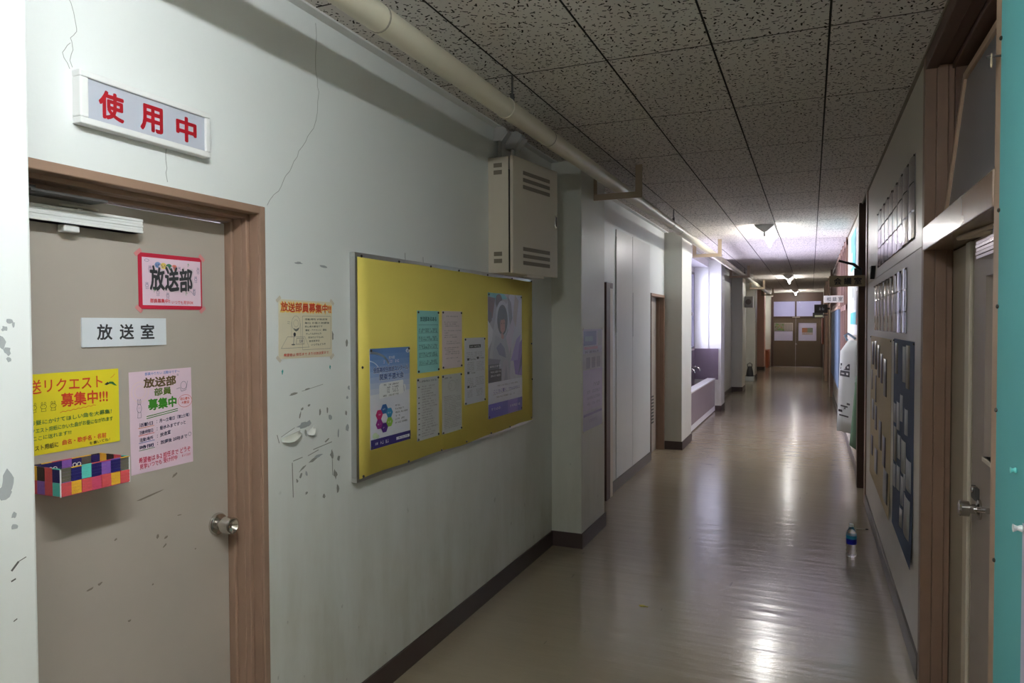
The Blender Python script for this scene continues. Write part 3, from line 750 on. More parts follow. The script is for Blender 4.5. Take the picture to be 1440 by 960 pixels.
TB = .027
nb = thing('notice_board', 'big yellow papered notice board in an aluminium frame on the left wall', 'board', (XL, 2.322, .945), LEFT)
bW, bH = 1.93, .925
MB().box(0, bW, -TB, 0, 0, .02, ALU).box(0, bW, -TB, 0, bH - .02, bH, ALU).box(0, .02, -TB, 0, .02, bH - .02, ALU).box(bW - .02, bW, -TB, 0, .02, bH - .02, ALU).build('frame', nb, bevel=.002)
MB().box(.002, bW - .002, -TB + .006, -.001, .002, bH - .002, M(srgb(96, 78, 58), .8)).build('backing', nb)
YEL = M(srgb(240, 220, 108), .7, var=.05, vs=4, name='yellow_paper')
# yellow paper pinned over the board with a slightly wavy edge
mb = MB(); vs = []; fs = []; NX = 24
edge = lambda u: .004 * sin(u * 9) + .003 * sin(u * 23)
for i in range(NX + 1):
    u = i / NX; x = .014 + u * (bW - .024)
    for v in (.013 + edge(u), bH * .5, bH - .018 + edge(u + 2) * .5): vs.append((x, -TB - .002 - .0012 * sin(u * 17) * (1 if v != bH * .5 else .2), v))
for i in range(NX):
    for j in range(2): q = i * 3 + j; fs.append((q, q + 3, q + 4, q + 1))
mb.add(vs, fs, YEL)
yp = mb.build('yellow_paper', nb, smooth=True); s_ = yp.modifiers.new('thick', 'SOLIDIFY'); s_.thickness = .0006
for u, v in [(.02, .985), (.165, .985), (.31, .985), (.46, .985), (.64, .985), (.82, .985), (.985, .985), (.02, .5), (.985, .55), (.02, .022), (.2, .02), (.36, .02), (.5, .02), (.66, .02), (.8, .02), (.985, .03), (.99, .3)]:
    inst(PIN_ME, 'pushpin', nb, (u * bW, -TB - .002, v * bH))
XB = XL + TB + .0035
kB = XB / XL
def onboard(y_, z_): return y_ * kB, 1.58 + (z_ - 1.58) * kB
def bsheet(name, label, cat, y0, z0, w_, h_, m, group=None):
    a, z = onboard(y0, z0); return sheet(name, label, cat, LEFT, a, z, w_ * kB, h_ * kB, m, at=XB, group=group), w_ * kB, h_ * kB

BLU = M(srgb(110, 140, 196), .4, name='poster_blue'); BLU_L = M(srgb(168, 182, 216), .4); BLU_XL = M(srgb(205, 208, 226), .4); NAVY = M(srgb(42, 30, 112), .4); NAVY2 = M(srgb(38, 70, 140), .5)
o, w_, h_ = bsheet('contest_poster', 'blue and white contest poster with a ring of coloured hexagons, on the yellow board', 'poster', 2.455, 1.055, .316, .424, M(srgb(222, 222, 232), .4))
P = Print(w_, h_)
for k in range(8):
    c0 = [srgb(92, 134, 196), srgb(104, 142, 200), srgb(116, 150, 204), srgb(132, 160, 208), srgb(150, 172, 214), srgb(168, 184, 218), srgb(186, 196, 222), srgb(202, 206, 226)][k]
    P.rect(0, 1 - (k + 1) * .0575, 1, 1 - k * .0575, M(c0, .4))
P.ring(.0, .80, .46, .16, .010, M(srgb(215, 225, 240), .4), a0=.2, a1=1.57); P.ring(-.05, .72, .3, .16, .004, M(srgb(215, 225, 240), .4), a0=-.2, a1=1.4)
P.ell(.95, .96, .055, .022, M(srgb(220, 225, 235), .5)); P.text('全', .915, .945, .985, .975, NAVY2)
WHT = M((.82, .82, .84), .5, name='white_ink')
P.text('第70回', .45, .885, .60, .915, WHT); P.greek(.32, .845, .72, .03, M(srgb(225, 215, 235), .5))
P.text('全国高校生放送コンクール', .072, .752, .955, .812, WHT, .03); P.text('全国高校生放送コンクール', .075, .755, .95, .81, NAVY2, .012)
P.text('関東予選大会', .215, .672, .835, .742, WHT, .03); P.text('関東予選大会', .22, .675, .83, .74, NAVY2, .012)
P.poly([(.22, .49), (.80, .51), (.82, .53), (.82, .64), (.80, .655), (.24, .645), (.21, .62), (.21, .51)], WHT)
P.poly([(.79, .52), (.86, .525), (.885, .57), (.86, .61), (.81, .59)], WHT); P.line([(.84, .53), (.83, .59)], .003, NAVY2)
for v, u0 in ((.615, .30), (.585, .40), (.562, .40), (.538, .40), (.505, .30)): P.greek(u0, v, u0 + .08, .018, INK); P.greek(u0 + .14, v, .70, .018, INK)
hx = [srgb(40, 96, 160), srgb(44, 140, 190), srgb(140, 186, 60), srgb(80, 34, 130), srgb(150, 40, 140), srgb(200, 44, 110)]
for k in range(6):
    a = pi / 2 - k * pi / 3; cu = .33 + .145 * cos(a); cv = .285 + .095 * sin(a)
    P.ell(cu, cv, .085, .055, M(hx[k], .4), 6, rot=0 if k in (0, 3) else .0); P.greek(cu - .04, cv - .008, cu + .045, .016, WHT)
for k in range(6): P.greek(.60, .385 - k * .036, .74 + (k % 3) * .09, .018, INK)
P.ell(.10, .13, .06, .03, M(srgb(196, 214, 180), .5)); P.ell(.16, .115, .04, .02, M(srgb(190, 208, 176), .5))
P.rect(0, 0, 1, .095, NAVY); P.text('主催', .10, .035, .165, .06, WHT); P.greek(.22, .03, .50, .035, WHT); P.rect(.62, .03, .97, .06, WHT); P.greek(.66, .037, .93, .015, NAVY)
P.build(o); pins(o, w_, h_)

o, w_, h_ = bsheet('leaflet', 'turquoise leaflet ruled in five rows, upper left of the white ones on the yellow board', 'leaflet', 2.841, 1.351, .208, .295, M(srgb(150, 212, 208), .7))
P = Print(w_, h_); TL = M(srgb(40, 90, 96), .6)
P.text('放送部あるある', .13, .83, .88, .905, TL, .01)
for k in range(6): P.line([(.06, .77 - k * .13), (.95, .77 - k * .13)], .0012, TL)
for k in range(5):
    for q in range(2): P.greek(.07, .685 - k * .13 - q * .035, .93, .03, TL, dens=.75)
P.build(o); pins(o, w_, h_)
o, w_, h_ = bsheet('leaflet', 'pale pink leaflet with typed lines, beside the turquoise one on the yellow board', 'leaflet', 3.081, 1.356, .216, .292, M(srgb(222, 206, 208), .7))
P = Print(w_, h_); GI = M(srgb(110, 100, 104), .6)
P.greek(.2, .90, .78, .02, GI)
for v, u0, u1 in ((.80, .1, .75), (.765, .1, .7), (.73, .1, .85), (.65, .1, .95), (.61, .1, .3), (.57, .1, .7), (.535, .1, .75), (.46, .2, .7), (.425, .2, .9), (.35, .1, .85), (.315, .1, .6), (.28, .2, .85), (.245, .15, .9), (.17, .2, .8), (.10, .75, .9)): P.greek(u0, v, u1, .018, GI)
P.build(o); pins(o, w_, h_)
o, w_, h_ = bsheet('leaflet', 'grey-white typed sheet with bullet marks, lower left under the turquoise leaflet', 'leaflet', 2.834, 1.031, .210, .296, M(srgb(196, 196, 196), .7))
P = Print(w_, h_)
P.greek(.12, .93, .92, .03, INK)
for k in range(20):
    v = .85 - k * .042; P.greek(.2, v, .6 + .35 * random.random(), .02, GI)
    if k % 2 == 0 and random.random() < .8: P.rect(.05, v, .12, v + .014, INK)
P.build(o); pins(o, w_, h_)
o, w_, h_ = bsheet('leaflet', 'grey-white typed sheet with a pencil sketch at its top, under the pale pink leaflet', 'leaflet', 3.077, 1.028, .214, .298, M(srgb(192, 192, 190), .7))
P = Print(w_, h_)
P.greek(.12, .93, .55, .025, INK)
P.ring(.5, .80, .2, .09, .0009, GI); P.ring(.75, .79, .06, .1, .0009, GI); P.ring(.4, .80, .06, .05, .0009, GI)
for k in range(19): P.greek(.1, .62 - k * .03, .95 if k % 4 else .7, .015, GI)
P.build(o); pins(o, w_, h_)
o, w_, h_ = bsheet('leaflet', 'white sheet with a black title bar, beside the photo poster on the yellow board', 'leaflet', 3.326, 1.149, .256, .358, M(srgb(212, 212, 220), .7))
P = Print(w_, h_)
P.rect(.22, .845, .78, .895, INK); P.greek(.27, .857, .74, .025, WHT)
for k in range(4): P.greek(.1, .77 - k * .028, .85, .012, GI)
for (u, v) in ((.12, .66), (.58, .67), (.12, .455), (.12, .245)): P.rect(u, v, u + .10, v + .035, INK); P.greek(u + .14, v, min(u + .42, .95), .022, INK)
for k in range(6):
    P.greek(.12, .62 - k * .026, .45, .012, GI); P.greek(.56, .62 - k * .026, .92, .012, GI)
for k in range(5):
    P.greek(.12, .38 - k * .026, .4, .012, GI); P.greek(.5, .38 - k * .026, .92, .012, GI); P.greek(.12, .2 - k * .024, .35, .012, GI); P.greek(.55, .2 - k * .024, .85, .012, GI)
P.build(o); pins(o, w_, h_)

o, w_, h_ = bsheet('photo_poster', 'tall glossy poster of a dark-haired person in a white hood on the yellow board', 'poster', 3.622, 1.036, .508, .726, M(srgb(206, 206, 222), .3, coat=.3))
P = Print(w_, h_)
def pc(r, g, b): return M(srgb(r, g, b), .35, var=.1, vs=20)
P.rect(0, .285, 1, 1, pc(150, 148, 162)); P.poly([(0, .94), (.55, .96), (.45, 1), (0, 1)], pc(60, 160, 168))
P.poly([(0, .78), (.12, .80), (.2, .96), (.0, .97)], pc(92, 40, 40)); P.poly([(0, .74), (.1, .78), (.1, .84), (0, .86)], pc(60, 50, 66))
P.poly([(0, .40), (.05, .52), (.12, .66), (.2, .80), (.3, .78), (.42, .55), (.38, .40)], pc(172, 176, 186)); P.poly([(0, .55), (.1, .62), (.14, .7), (0, .78)], pc(196, 198, 206))
P.poly([(.55, .285), (1, .285), (1, 1), (.62, 1), (.5, .9), (.6, .6)], pc(186, 184, 200)); P.poly([(.55, .99), (.66, .93), (.72, .72), (.68, .65), (.58, .82)], pc(108, 108, 122)); P.poly([(.78, 1), (.9, .95), (.8, .72), (.72, .8)], pc(162, 148, 150))
P.ell(.30, .935, .10, .06, pc(50, 42, 50), 16)
P.ell(.40, .80, .19, .145, pc(178, 180, 192), 24); P.ell(.40, .785, .15, .125, pc(46, 42, 52), 24)
P.poly([(.34, .70), (.40, .67), (.47, .70), (.48, .77), (.44, .80), (.36, .80), (.33, .76)], pc(176, 128, 112)); P.poly([(.30, .80), (.37, .83), (.47, .82), (.44, .79), (.37, .785)], pc(40, 36, 46)); P.poly([(.36, .68), (.44, .66), (.42, .62), (.36, .64)], pc(166, 118, 104))
P.line([(.36, .755), (.385, .757)], .004, INK); P.line([(.43, .757), (.455, .758)], .004, INK); P.line([(.395, .712), (.425, .713)], .003, pc(150, 60, 60))
P.poly([(.2, .66), (.36, .63), (.44, .63), (.62, .70), (.66, .5), (.6, .285), (.1, .285), (.12, .5)], pc(160, 164, 178)); P.poly([(.22, .56), (.34, .60), (.46, .55), (.50, .47), (.30, .50)], pc(112, 120, 150)); P.poly([(.5, .64), (.62, .74), (.72, .82), (.75, .7), (.6, .5)], pc(190, 178, 196))
P.poly([(.7, .5), (1, .62), (1, .30), (.78, .32)], pc(120, 92, 182)); P.poly([(.64, .44), (.82, .62), (.95, .66), (.86, .44)], pc(152, 136, 200)); P.poly([(.86, .3), (1, .4), (1, .5), (.93, .42)], pc(70, 50, 130))
P.rect(0, .285, .36, .385, pc(48, 46, 54)); P.rect(0, .385, .3, .43, pc(86, 88, 100)); P.poly([(0, .43), (.3, .43), (.34, .46), (0, .48)], pc(120, 124, 140))
for v in (.405, .36, .33): P.greek(.04, v, .34, .014, WHT)
P.poly([(.36, .285), (.62, .285), (.56, .45), (.42, .46)], pc(168, 164, 180)); P.poly([(.44, .285), (.55, .285), (.5, .42)], pc(140, 140, 160))
P.rect(0, 0, 1, .115, pc(74, 62, 170)); P.rect(.55, 0, .85, .115, pc(112, 92, 186)); P.rect(0, .115, 1, .285, pc(210, 210, 224))
PUR = pc(80, 60, 150)
P.text('こころに響く', .14, .195, .5, .225, PUR); P.greek(.55, .2, .9, .02, PUR); P.line([(.12, .185), (.92, .2)], .0015, GI); P.greek(.2, .155, .75, .012, GI); P.greek(.25, .245, .85, .012, GI); P.greek(.08, .06, .35, .02, WHT); P.greek(.62, .05, .94, .02, WHT)
P.build(o); pins(o, w_, h_, .012)

# electrical / broadcast cabinet with its door ajar
cb = thing('wall_cabinet', 'cream metal wall cabinet with louvres, its door slightly ajar, above the yellow board', 'cabinet', (XL, 3.635, 1.872), LEFT)
cW, cH, cD = .52, .652, .125
body = MB()
body.box(0, .003, -cD, 0, 0, cH, CREAM).box(cW - .003, cW, -cD, 0, 0, cH, CREAM).box(.003, cW - .003, -cD, 0, 0, .003, CREAM).box(.003, cW - .003, -cD, 0, cH - .003, cH, CREAM).box(.003, cW - .003, -.004, 0, .003, cH - .003, GREY_D)
bo = body.build('case', cb, bevel=.001)
LV = M(srgb(122, 112, 98), .6)
for z in (.555, .595, .055, .095): MB().box(-.0018, .0, -.085, -.035, z, z + .024, LV).build('louvre', bo)
dr = bpy.data.objects.new('cabinet_door', None); COL.objects.link(dr); dr.parent = cb
dr.location = (0, -cD - .006, 0); dr.rotation_euler = (0, 0, radians(-8.8))
MB().box(-.002, .528, -.024, -.004, -.004, cH + .004, CREAM).build('door_panel', dr, bevel=.004)
for z in (.565, .525, .485, .13, .09, .05): MB().box(.11, .425, -.0262, -.024, z, z + .022, LV).build('louvre', dr)
MB().box(.487, .503, -.031, -.024, .30, .38, STEEL).box(.489, .501, -.034, -.031, .31, .37, GREY_D).build('handle', dr, bevel=.002)
MB().box(.16, .36, -.02, .004, -.018, -.004, CREAM).build('drip_lip', dr)
for (yy, zt, s, xx, lab) in ((3.72, 2.615, 1.0, XL + .035, 'smaller grey conduit elbow above the wall cabinet, nearer the wall'), (3.80, 2.580, 1.25, XL + .085, 'larger grey conduit elbow above the wall cabinet, under the pipe')):
    t_ = thing('conduit_elbow', lab, 'conduit', (xx, yy, 2.523))
    MB().tube([(0, 0, .001), (0, 0, zt - 2.523 + .03)], .011 * s, PVC, 12).build('conduit', t_, smooth=True)
    MB().tube([(0, 0, .001), (0, 0, .02)], .015 * s, PVC, 12).build('collar', t_, smooth=True)
    z0 = zt - 2.523 + .02
    MB().prism([(-.03 * s, -.02 * s, z0), (.014 * s, -.02 * s, z0), (.052 * s, -.02 * s, z0 + .05 * s), (.052 * s, -.02 * s, z0 + .062 * s), (.03 * s, -.02 * s, z0 + .08 * s), (-.02 * s, -.02 * s, z0 + .08 * s), (-.03 * s, -.02 * s, z0 + .06 * s)], (0, .05 * s, 0), PVC).build('elbow_box', t_, bevel=.003)
    T_ = Matrix.Translation((.036 * s, .005 * s, z0 + .022 * s)) @ Matrix.Rotation(radians(-52), 4, 'Y')
    MB().box(-.034 * s, .034 * s, -.026 * s, .026 * s, -.006 * s, .004 * s, PVC, T_).build('cover', t_, bevel=.002)

# ================================================================== POSTERS AROUND THE LEFT DOOR
PINK = M(srgb(232, 204, 220), .65, var=.02, name='pink_paper'); CRIM = M(srgb(190, 30, 60), .65, name='crimson_paper')
XF = XD + .0005
o = sheet('club_poster', 'pink poster with a crimson border and bold black brush characters on the left door', 'poster', LEFT, 1.467, 1.629, .234, .167, CRIM, at=XF, tilt=radians(-.3))
w_, h_ = .234, .167
P = Print(w_, h_); P.rect(.055, .07, .975, .925, PINK)
for k, c_ in enumerate((srgb(120, 150, 196), srgb(226, 196, 96), srgb(60, 130, 90), srgb(222, 120, 100))):
    P.ell(.29 + k * .085, .80 - .01 * k, .05, .058, M(c_, .6), 10)
    P.text('はいけん'[k], .262 + k * .085, .77 - .01 * k, .318 + k * .085, .825 - .01 * k, M(srgb(60, 60, 110), .6))
RK = M(srgb(216, 60, 70), .6); BK = M(srgb(70, 70, 120), .6); GK = M(srgb(70, 140, 80), .6)
def doodle(P, u, v, s, m=BK):
    P.ring(u, v, s, s * 1.2, .0009, m, 10); P.ring(u - s * .5, v + s * 1.8, s * .25, s * .8, .0008, m, 8); P.ring(u + s * .5, v + s * 1.8, s * .25, s * .8, .0008, m, 8)
    P.line([(u - s * .6, v - s), (u - s * .8, v - s * 2.6), (u + s * .8, v - s * 2.6), (u + s * .6, v - s)], .0008, m); P.line([(u - .3 * s, v + .1 * s), (u - .2 * s, v + .2 * s)], .001, m); P.line([(u + .3 * s, v + .1 * s), (u + .2 * s, v + .2 * s)], .001, m)
for u, v in ((.12, .42), (.17, .72), (.62, .74), (.89, .58), (.86, .34), (.28, .30), (.43, .25), (.93, .75)): doodle(P, u, v, .022)
P.line([(.76, .40), (.86, .27), (.85, .38)], .001, BK); P.ring(.70, .70, .04, .02, .0008, RK, 10); P.ring(.12, .87, .035, .022, .0008, BK, 10)
P.text('放送部', .175, .345, .84, .775, M((.66, .53, .59), .6), .05); P.text('放送部', .165, .345, .825, .765, INK, .022, hand=.03)
P.text('部員募集中!!', .16, .115, .46, .19, RK, .004, hand=.03); P.text('いつでも見学OK', .49, .10, .84, .165, RK, 0, hand=.03)
for u, v in ((.76, .84), (.72, .30), (.22, .335)): P.line([(u, v - .03), (u, v + .03), (u + .02, v)], .0014, GK)
P.build(o); tapes(o, w_, h_, M(srgb(214, 140, 140), .3))

o = sheet('door_plate', 'white plate with three black characters on the left door', 'sign', LEFT, 1.288, 1.521, .270, .081, M(srgb(226, 230, 236), .35), at=XF, t=.004)
for k, c_ in enumerate('放送室'):
    P = Print(.27, .081, -.0041); P.text(c_, .165 + k * .255, .25, .165 + k * .255 + .165, .77, INK, .012); P.build(o, 'character')

YP = M(srgb(232, 214, 40), .65, var=.03, name='yellow_poster_paper')
o = sheet('request_poster', 'bright yellow hand-lettered poster above the woven basket on the left door', 'poster', LEFT, 1.04, 1.248, .358, .208, YP, at=XF, tilt=radians(-.3))
w_, h_ = .358, .208
P = Print(w_, h_, -.0016); OR = M(srgb(214, 72, 40), .6); DG = M(srgb(50, 110, 60), .6); DO = M(srgb(60, 60, 30), .6)
P.text('放送リクエスト', .20, .76, .86, .93, OR, .0, hand=.02); P.line([(.93, .88), (.95, .90), (.965, .93)], .001, OR)
P.poly([(.90, .80), (.92, .83), (.95, .825), (.97, .79), (.985, .765), (.96, .775), (.935, .80)], DG); P.poly([(.875, .80), (.905, .83), (.915, .80), (.895, .785)], INK)
P.text('募集中!!!', .53, .56, .90, .73, OR, .012, hand=.02)
P.line([(.52 + k * .02, .49 + .012 * (k % 2) + k * .003) for k in range(15)], .0012, OR)
for u in (.33, .40, .47): doodle(P, u, .59, .022, DO)
P.text('お昼にかけてほしい曲を大募集！', .30, .37, .93, .43, DG, .0, rise=.03, hand=.04); P.text('リクエスト用紙にかいた曲がお昼にながれます', .28, .27, .94, .33, DG, .0, rise=.03, hand=.04); P.text('ここに送れます!!!', .32, .18, .60, .235, DG, .0, rise=.02, hand=.04)
P.text('リスト用紙に', .30, .055, .50, .12, DO, .004, rise=.01, hand=.03); P.text('曲名・歌手名・名前', .53, .075, .88, .14, OR, .008, rise=.01, hand=.03); P.text('を書いてね！', .74, .02, .91, .06, DO, 0, rise=.01)
P.build(o)

o = sheet('recruit_poster', 'pale pink hand-lettered poster with green title beside the woven basket', 'poster', LEFT, 1.433, 1.142, .222, .302, PINK, at=XF, tilt=radians(-.6))
w_, h_ = .222, .302
P = Print(w_, h_); BR = M(srgb(96, 74, 36), .6); GR = M(srgb(64, 140, 40), .6); BL = M(srgb(60, 60, 90), .6); PK = M(srgb(216, 80, 110), .6); BB = M(srgb(70, 110, 190), .6); OO = M(srgb(232, 140, 60), .6)
P.text('部員やりたい 活動中です～', .24, .955, .80, .985, BB, 0, hand=.04)
P.ring(.16, .80, .13, .10, .001, M(srgb(240, 210, 190), .6)); P.ring(.16, .80, .08, .06, .001, M(srgb(240, 210, 190), .6))
P.text('放送部', .22, .835, .73, .93, BR, .026, hand=.03); P.ring(.765, .935, .012, .008, .0008, BL, 8); P.text('部員', .38, .745, .65, .82, M(srgb(90, 110, 36), .6), .018, hand=.03); P.text('募集中', .28, .61, .73, .715, GR, .03, hand=.03)
P.line([(.25, .55), (.75, .585)], .0022, GR); P.line([(.25, .53), (.75, .565)], .0022, GR)
P.ring(.88, .655, .12, .065, .001, OR); P.text('初心者も', .80, .665, .96, .695, OR); P.text('大歓迎', .82, .625, .95, .655, OR)
doodle(P, .14, .64, .035, BL); P.ring(.86, .82, .05, .04, .001, BL); P.line([(.74, .79), (.80, .80), (.82, .76), (.9, .77), (.93, .86)], .001, BL)
for k, (a, b, c_, ul) in enumerate((('活動日', '月～土曜日（第2土曜）', BL, OO), ('活動時間日', '昼休みまでずっと', BL, OR), ('活動場所', '放送室', BL, BB), ('時間', '放課後 20時まで', BL, GK))):
    v = .455 - k * .073; P.text(a, .13, v, .34, v + .036, c_, .002, rise=.008, hand=.04); P.line([(.12, v - .01), (.36, v - .002)], .0014, ul)
    P.text('：' + b, .40, v + .012, (.95, .88, .62, .90)[k], v + .05, c_, .002, rise=.02, hand=.04)
P.ring(.945, .30, .025, .02, .0009, BL, 10)
P.text('希望者は B-2 担任まで どうぞ', .11, .10, .95, .155, PK, .004, rise=.02, hand=.05); P.text('見学いつでも 受け付中', .12, .04, .72, .09, PK, .0, rise=.02, hand=.05); P.text('まってます', .80, .075, .95, .10, PK)
P.build(o)

CRP = M(srgb(226, 216, 190), .65, var=.04, vs=9, name='cream_paper')
o = sheet('recruit_poster', 'cream hand-drawn poster with red lettering on the white wall right of the left door', 'poster', LEFT, 1.911, 1.462, .294, .208, CRP, at=XL + .0003, tilt=radians(.6))
w_, h_ = .294, .208
P = Print(w_, h_, -.0016); YG = M(srgb(240, 200, 110), .65); RD = M(srgb(196, 50, 30), .6); G1 = M(srgb(110, 110, 104), .6)
P.text('放送部員募集中!!', .03, .785, .985, .965, YG, .05); P.text('放送部員募集中!!', .04, .80, .975, .95, RD, .014, hand=.04)
P.line([(.42, .14), (.42, .73), (.97, .74), (.97, .15), (.42, .14)], .001, G1)
P.ring(.30, .60, .075, .13, .0009, G1); P.ring(.30, .60, .045, .06, .0008, G1); P.line([(.22, .62), (.22, .36)], .0009, G1); P.line([(.38, .6), (.39, .36)], .0009, G1); P.poly([(.25, .52), (.30, .50), (.36, .53), (.34, .48), (.30, .46), (.27, .49)], G1)
P.line([(.15, .37), (.46, .37), (.54, .185), (.04, .175), (.15, .37)], .001, G1); P.line([(.255, .25), (.265, .38)], .0018, BL); P.ell(.275, .41, .022, .035, INK); P.ell(.25, .235, .035, .012, G1)
P.line([(.30, .24), (.31, .345), (.44, .345), (.45, .245), (.30, .24)], .0014, G1); P.greek(.33, .27, .43, .05, BL)
for v in (.63, .60): P.line([(.15, v), (.19, v - .008)], .001, G1)
for k, (u0, u1, tx) in enumerate(((.46, .90, '活動場所 2F放送室'), (.46, .94, '毎日 お昼と放課後'), (.46, .80, '初心者大歓迎です'), (.47, .88, '機械・アナウンス・番組'), (.48, .78, 'やってみませんか'), (.52, .82, '見学だけでもOK'), (.54, .74, '部活見学は'), (.58, .86, 'いつでもどうぞ'))):
    P.text(tx, u0, .655 - k * .064, u1, .69 - k * .064, M(srgb(60, 70, 60), .6), .004 if k > 5 else 0, rise=.01, hand=.05)
P.text('希望者は 担任まで または放送室まで', .08, .035, .92, .085, RD, 0, rise=.02, hand=.05)
P.build(o); tapes(o, w_, h_)

# woven strip basket hung on the left door
bk = thing('woven_basket', 'small woven basket of coloured strips hung on the left door', 'basket', (XD, 1.146, 1.155), LEFT)
kW, kD, kH = .19, .117, .069
pal = {'g': srgb(96, 92, 80), 'n': srgb(30, 22, 96), 't': srgb(92, 204, 190), 'p': srgb(136, 92, 180), 'y': srgb(232, 180, 50), 'r': srgb(214, 84, 88), 'm': srgb(206, 74, 110), 'd': srgb(60, 44, 44)}
pm = {k: M(v, .6, var=.1, vs=60, bmp=.5, bs=260, name='paper_strip') for k, v in pal.items()}
MB().box(.001, kW - .001, -kD + .001, -.001, 0, .002, pm['m']).build('base', bk)
cw = kW / 7
WHT2 = M((.75, .74, .76), .6)
def strip_cell(x0, x1, y0, y1, z0, z1, c_, out):
    mb = MB(); n = 4                                     # each cell is a ribbed band standing a little proud where it passes over
    for k in range(n):
        a = z0 + (z1 - z0) * k / n; b_ = z0 + (z1 - z0) * (k + 1) / n - .0006
        mb.box(x0, x1, y0, y1, a, b_, pm[c_])
    mb.build('woven_strip', bk)
for k in range(7):
    top, bot = 'gntnpng'[k], 'ryrmryr'[k]
    dp = .0015 if k % 2 else 0
    strip_cell(k * cw + .0004, (k + 1) * cw - .0004, -kD - dp, -kD + .002, .036, kH, top, 0)
    strip_cell(k * cw + .0004, (k + 1) * cw - .0004, -kD - .0015 + dp, -kD + .002, .002, .035, bot, 0)
    strip_cell(k * cw + .0004, (k + 1) * cw - .0004, -.003, -.001, .002, kH, 'nnnpngn'[k], 0)
    MB().box(k * cw, (k + 1) * cw, -kD - .002, -kD + .003, kH, kH + .002, pm['gytrmpy'[k]]).box(k * cw, (k + 1) * cw, -.0035, 0, kH, kH + .002, pm['dyrmyyd'[k]]).build('rim', bk)
cd = kD / 4
for k in range(4):
    for x0, x1 in ((-.001, .0015), (kW - .0015, kW + .001)):
        a = -kD + k * cd
        mb = MB().box(x0, x1, a + .0004, a + cd - .0004, .036, kH, pm['nrdy'[k]]).box(x0, x1, a + .0004, a + cd - .0004, .002, .035, pm['trpr'[k]]); mb.build('woven_strip', bk)
        MB().box(x0 - .001, x1 + .001, a, a + cd, kH, kH + .002, pm['tmdy'[k]]).build('rim', bk)
for x in (.0, kW): MB().tube([(x, -kD, .0), (x, -kD, kH)], .0018, WHT2, 6).build('corner_thread', bk)
for x in (.05, .115): 
    mb = MB()
    for q in (0, .012): mb.tube([(x + q + .005 * cos(a * .7), -.0045, .052 + .005 * sin(a * .7)) for a in range(10)], .0011, WHITE, 6)
    mb.build('wire_clip', bk)

# poster on the grey pillar's corridor side
o = sheet('pillar_poster', 'tall pale lavender poster with a blue photo on the side of the grey pillar', 'poster', LEFT, 4.725, .815, .49, .727, M(srgb(192, 188, 208), .5), at=XP + .0005)
w_, h_ = .49, .727
P = Print(w_, h_)
P.rect(.03, .84, .68, .98, pc(84, 104, 160)); P.rect(.1, .88, .5, .93, pc(110, 140, 170)); P.rect(.75, .83, .97, .99, pc(170, 172, 180)); P.rect(.05, .80, .75, .825, pc(196, 140, 170)); P.greek(.1, .765, .8, .02, INK)
P.rect(0, .60, 1, .76, pc(176, 172, 178))
for k in range(3): P.rect(.15 + k * .27, .61, .35 + k * .27, .72, pc(108, 104, 118))
P.rect(0, .2, 1, .595, pc(180, 168, 204))
for v in (.36, .3, .24): P.greek(.2, v, .9, .03, pc(110, 100, 150))
P.greek(.5, .42, .9, .04, pc(90, 80, 130)); P.rect(.02, .14, .98, .165, pc(120, 110, 170)); P.greek(.1, .07, .8, .03, pc(150, 140, 180))
P.build(o); tapes(o, w_, h_)

# ================================================================== WASH BASIN BAY
sk = thing('wash_basin', 'grey wash basin trough in the window bay behind the third pillar', 'sink', (-1.58, 9.62, 0))
SKG = M(srgb(150, 138, 142), .35, name='terrazzo'); SKD = M(srgb(120, 108, 122), .3, name='basin_lining')
L = 3.36
MB().box(-.02, 0, 0, L, .105, .575, SKG).build('apron', sk)
MB().box(-.13, .012, 0, L, .575, .60, WHITE).build('rim', sk, bevel=.004)
MB().box(-.05, .004, 0, L, .02, .105, WHITE).build('kick_strip', sk)
MB().box(-.36, -.12, 0, L, .38, .40, SKD).box(-.13, -.11, 0, L, .40, .575, SKD).build('trough', sk)
MB().box(-.369, -.355, 0, L, .40, 1.10, SKD).build('splash_back', sk)
MB().box(-.355, .06, L - .012, L + .004, .575, 1.13, SKD).build('end_splash', sk)
for k in range(5):
    y = .5 + k * .62
    tp = MB().tube([(0, 0, 0), (.10, 0, .01), (.135, 0, 0), (.15, 0, -.05)], .014, STEEL, 10).build('water_tap', sk, smooth=True); tp.location = (-.355, y, .80)
    MB().tube([(.06, 0, .01), (.06, 0, .05)], .01, STEEL, 8).tube([(.06, -.035, .052), (.06, .035, .052)], .007, STEEL, 8).build('handle', tp, smooth=True)

# ================================================================== FAR LEFT THINGS
sp = thing('wall_speaker', 'small white loudspeaker box with round grille on the fifth pillar', 'speaker', (-1.45, 17.45, 1.955))
MB().box(0, .185, 0, .16, 0, .265, M(srgb(170, 168, 166), .5)).build('case', sp, bevel=.006)
MB().lathe([(.062, 0), (.066, .006), (.05, .010), (0, .011)], (.09, 0, .135), (0, -1, 0), M(srgb(128, 118, 114), .7), 24).build('grille', sp)
MB().box(.185, .195, -.004, .165, -.004, .27, WHITE).build('side_trim', sp)
bg_ = thing('bag', 'black bag slumped in a pale tray on the floor beside the sixth pillar', 'bag', (-1.53, 20.2, 0))
vs = []; 
mb = MB(); prof = [(.0, .02), (.085, .03), (.10, .12), (.09, .24), (.07, .34), (.045, .40), (.0, .41)]
mb.lathe(prof, (0, 0, 0), (0, 0, 1), BLACK, 14); bo = mb.build('sack', bg_, smooth=True); bo.scale = (1, 1.2, 1)
MB().tube([(-.05, 0, .36), (-.06, 0, .46), (0, 0, .50), (.06, 0, .46), (.05, 0, .36)], .01, BLACK, 8).build('handle', bg_, smooth=True)
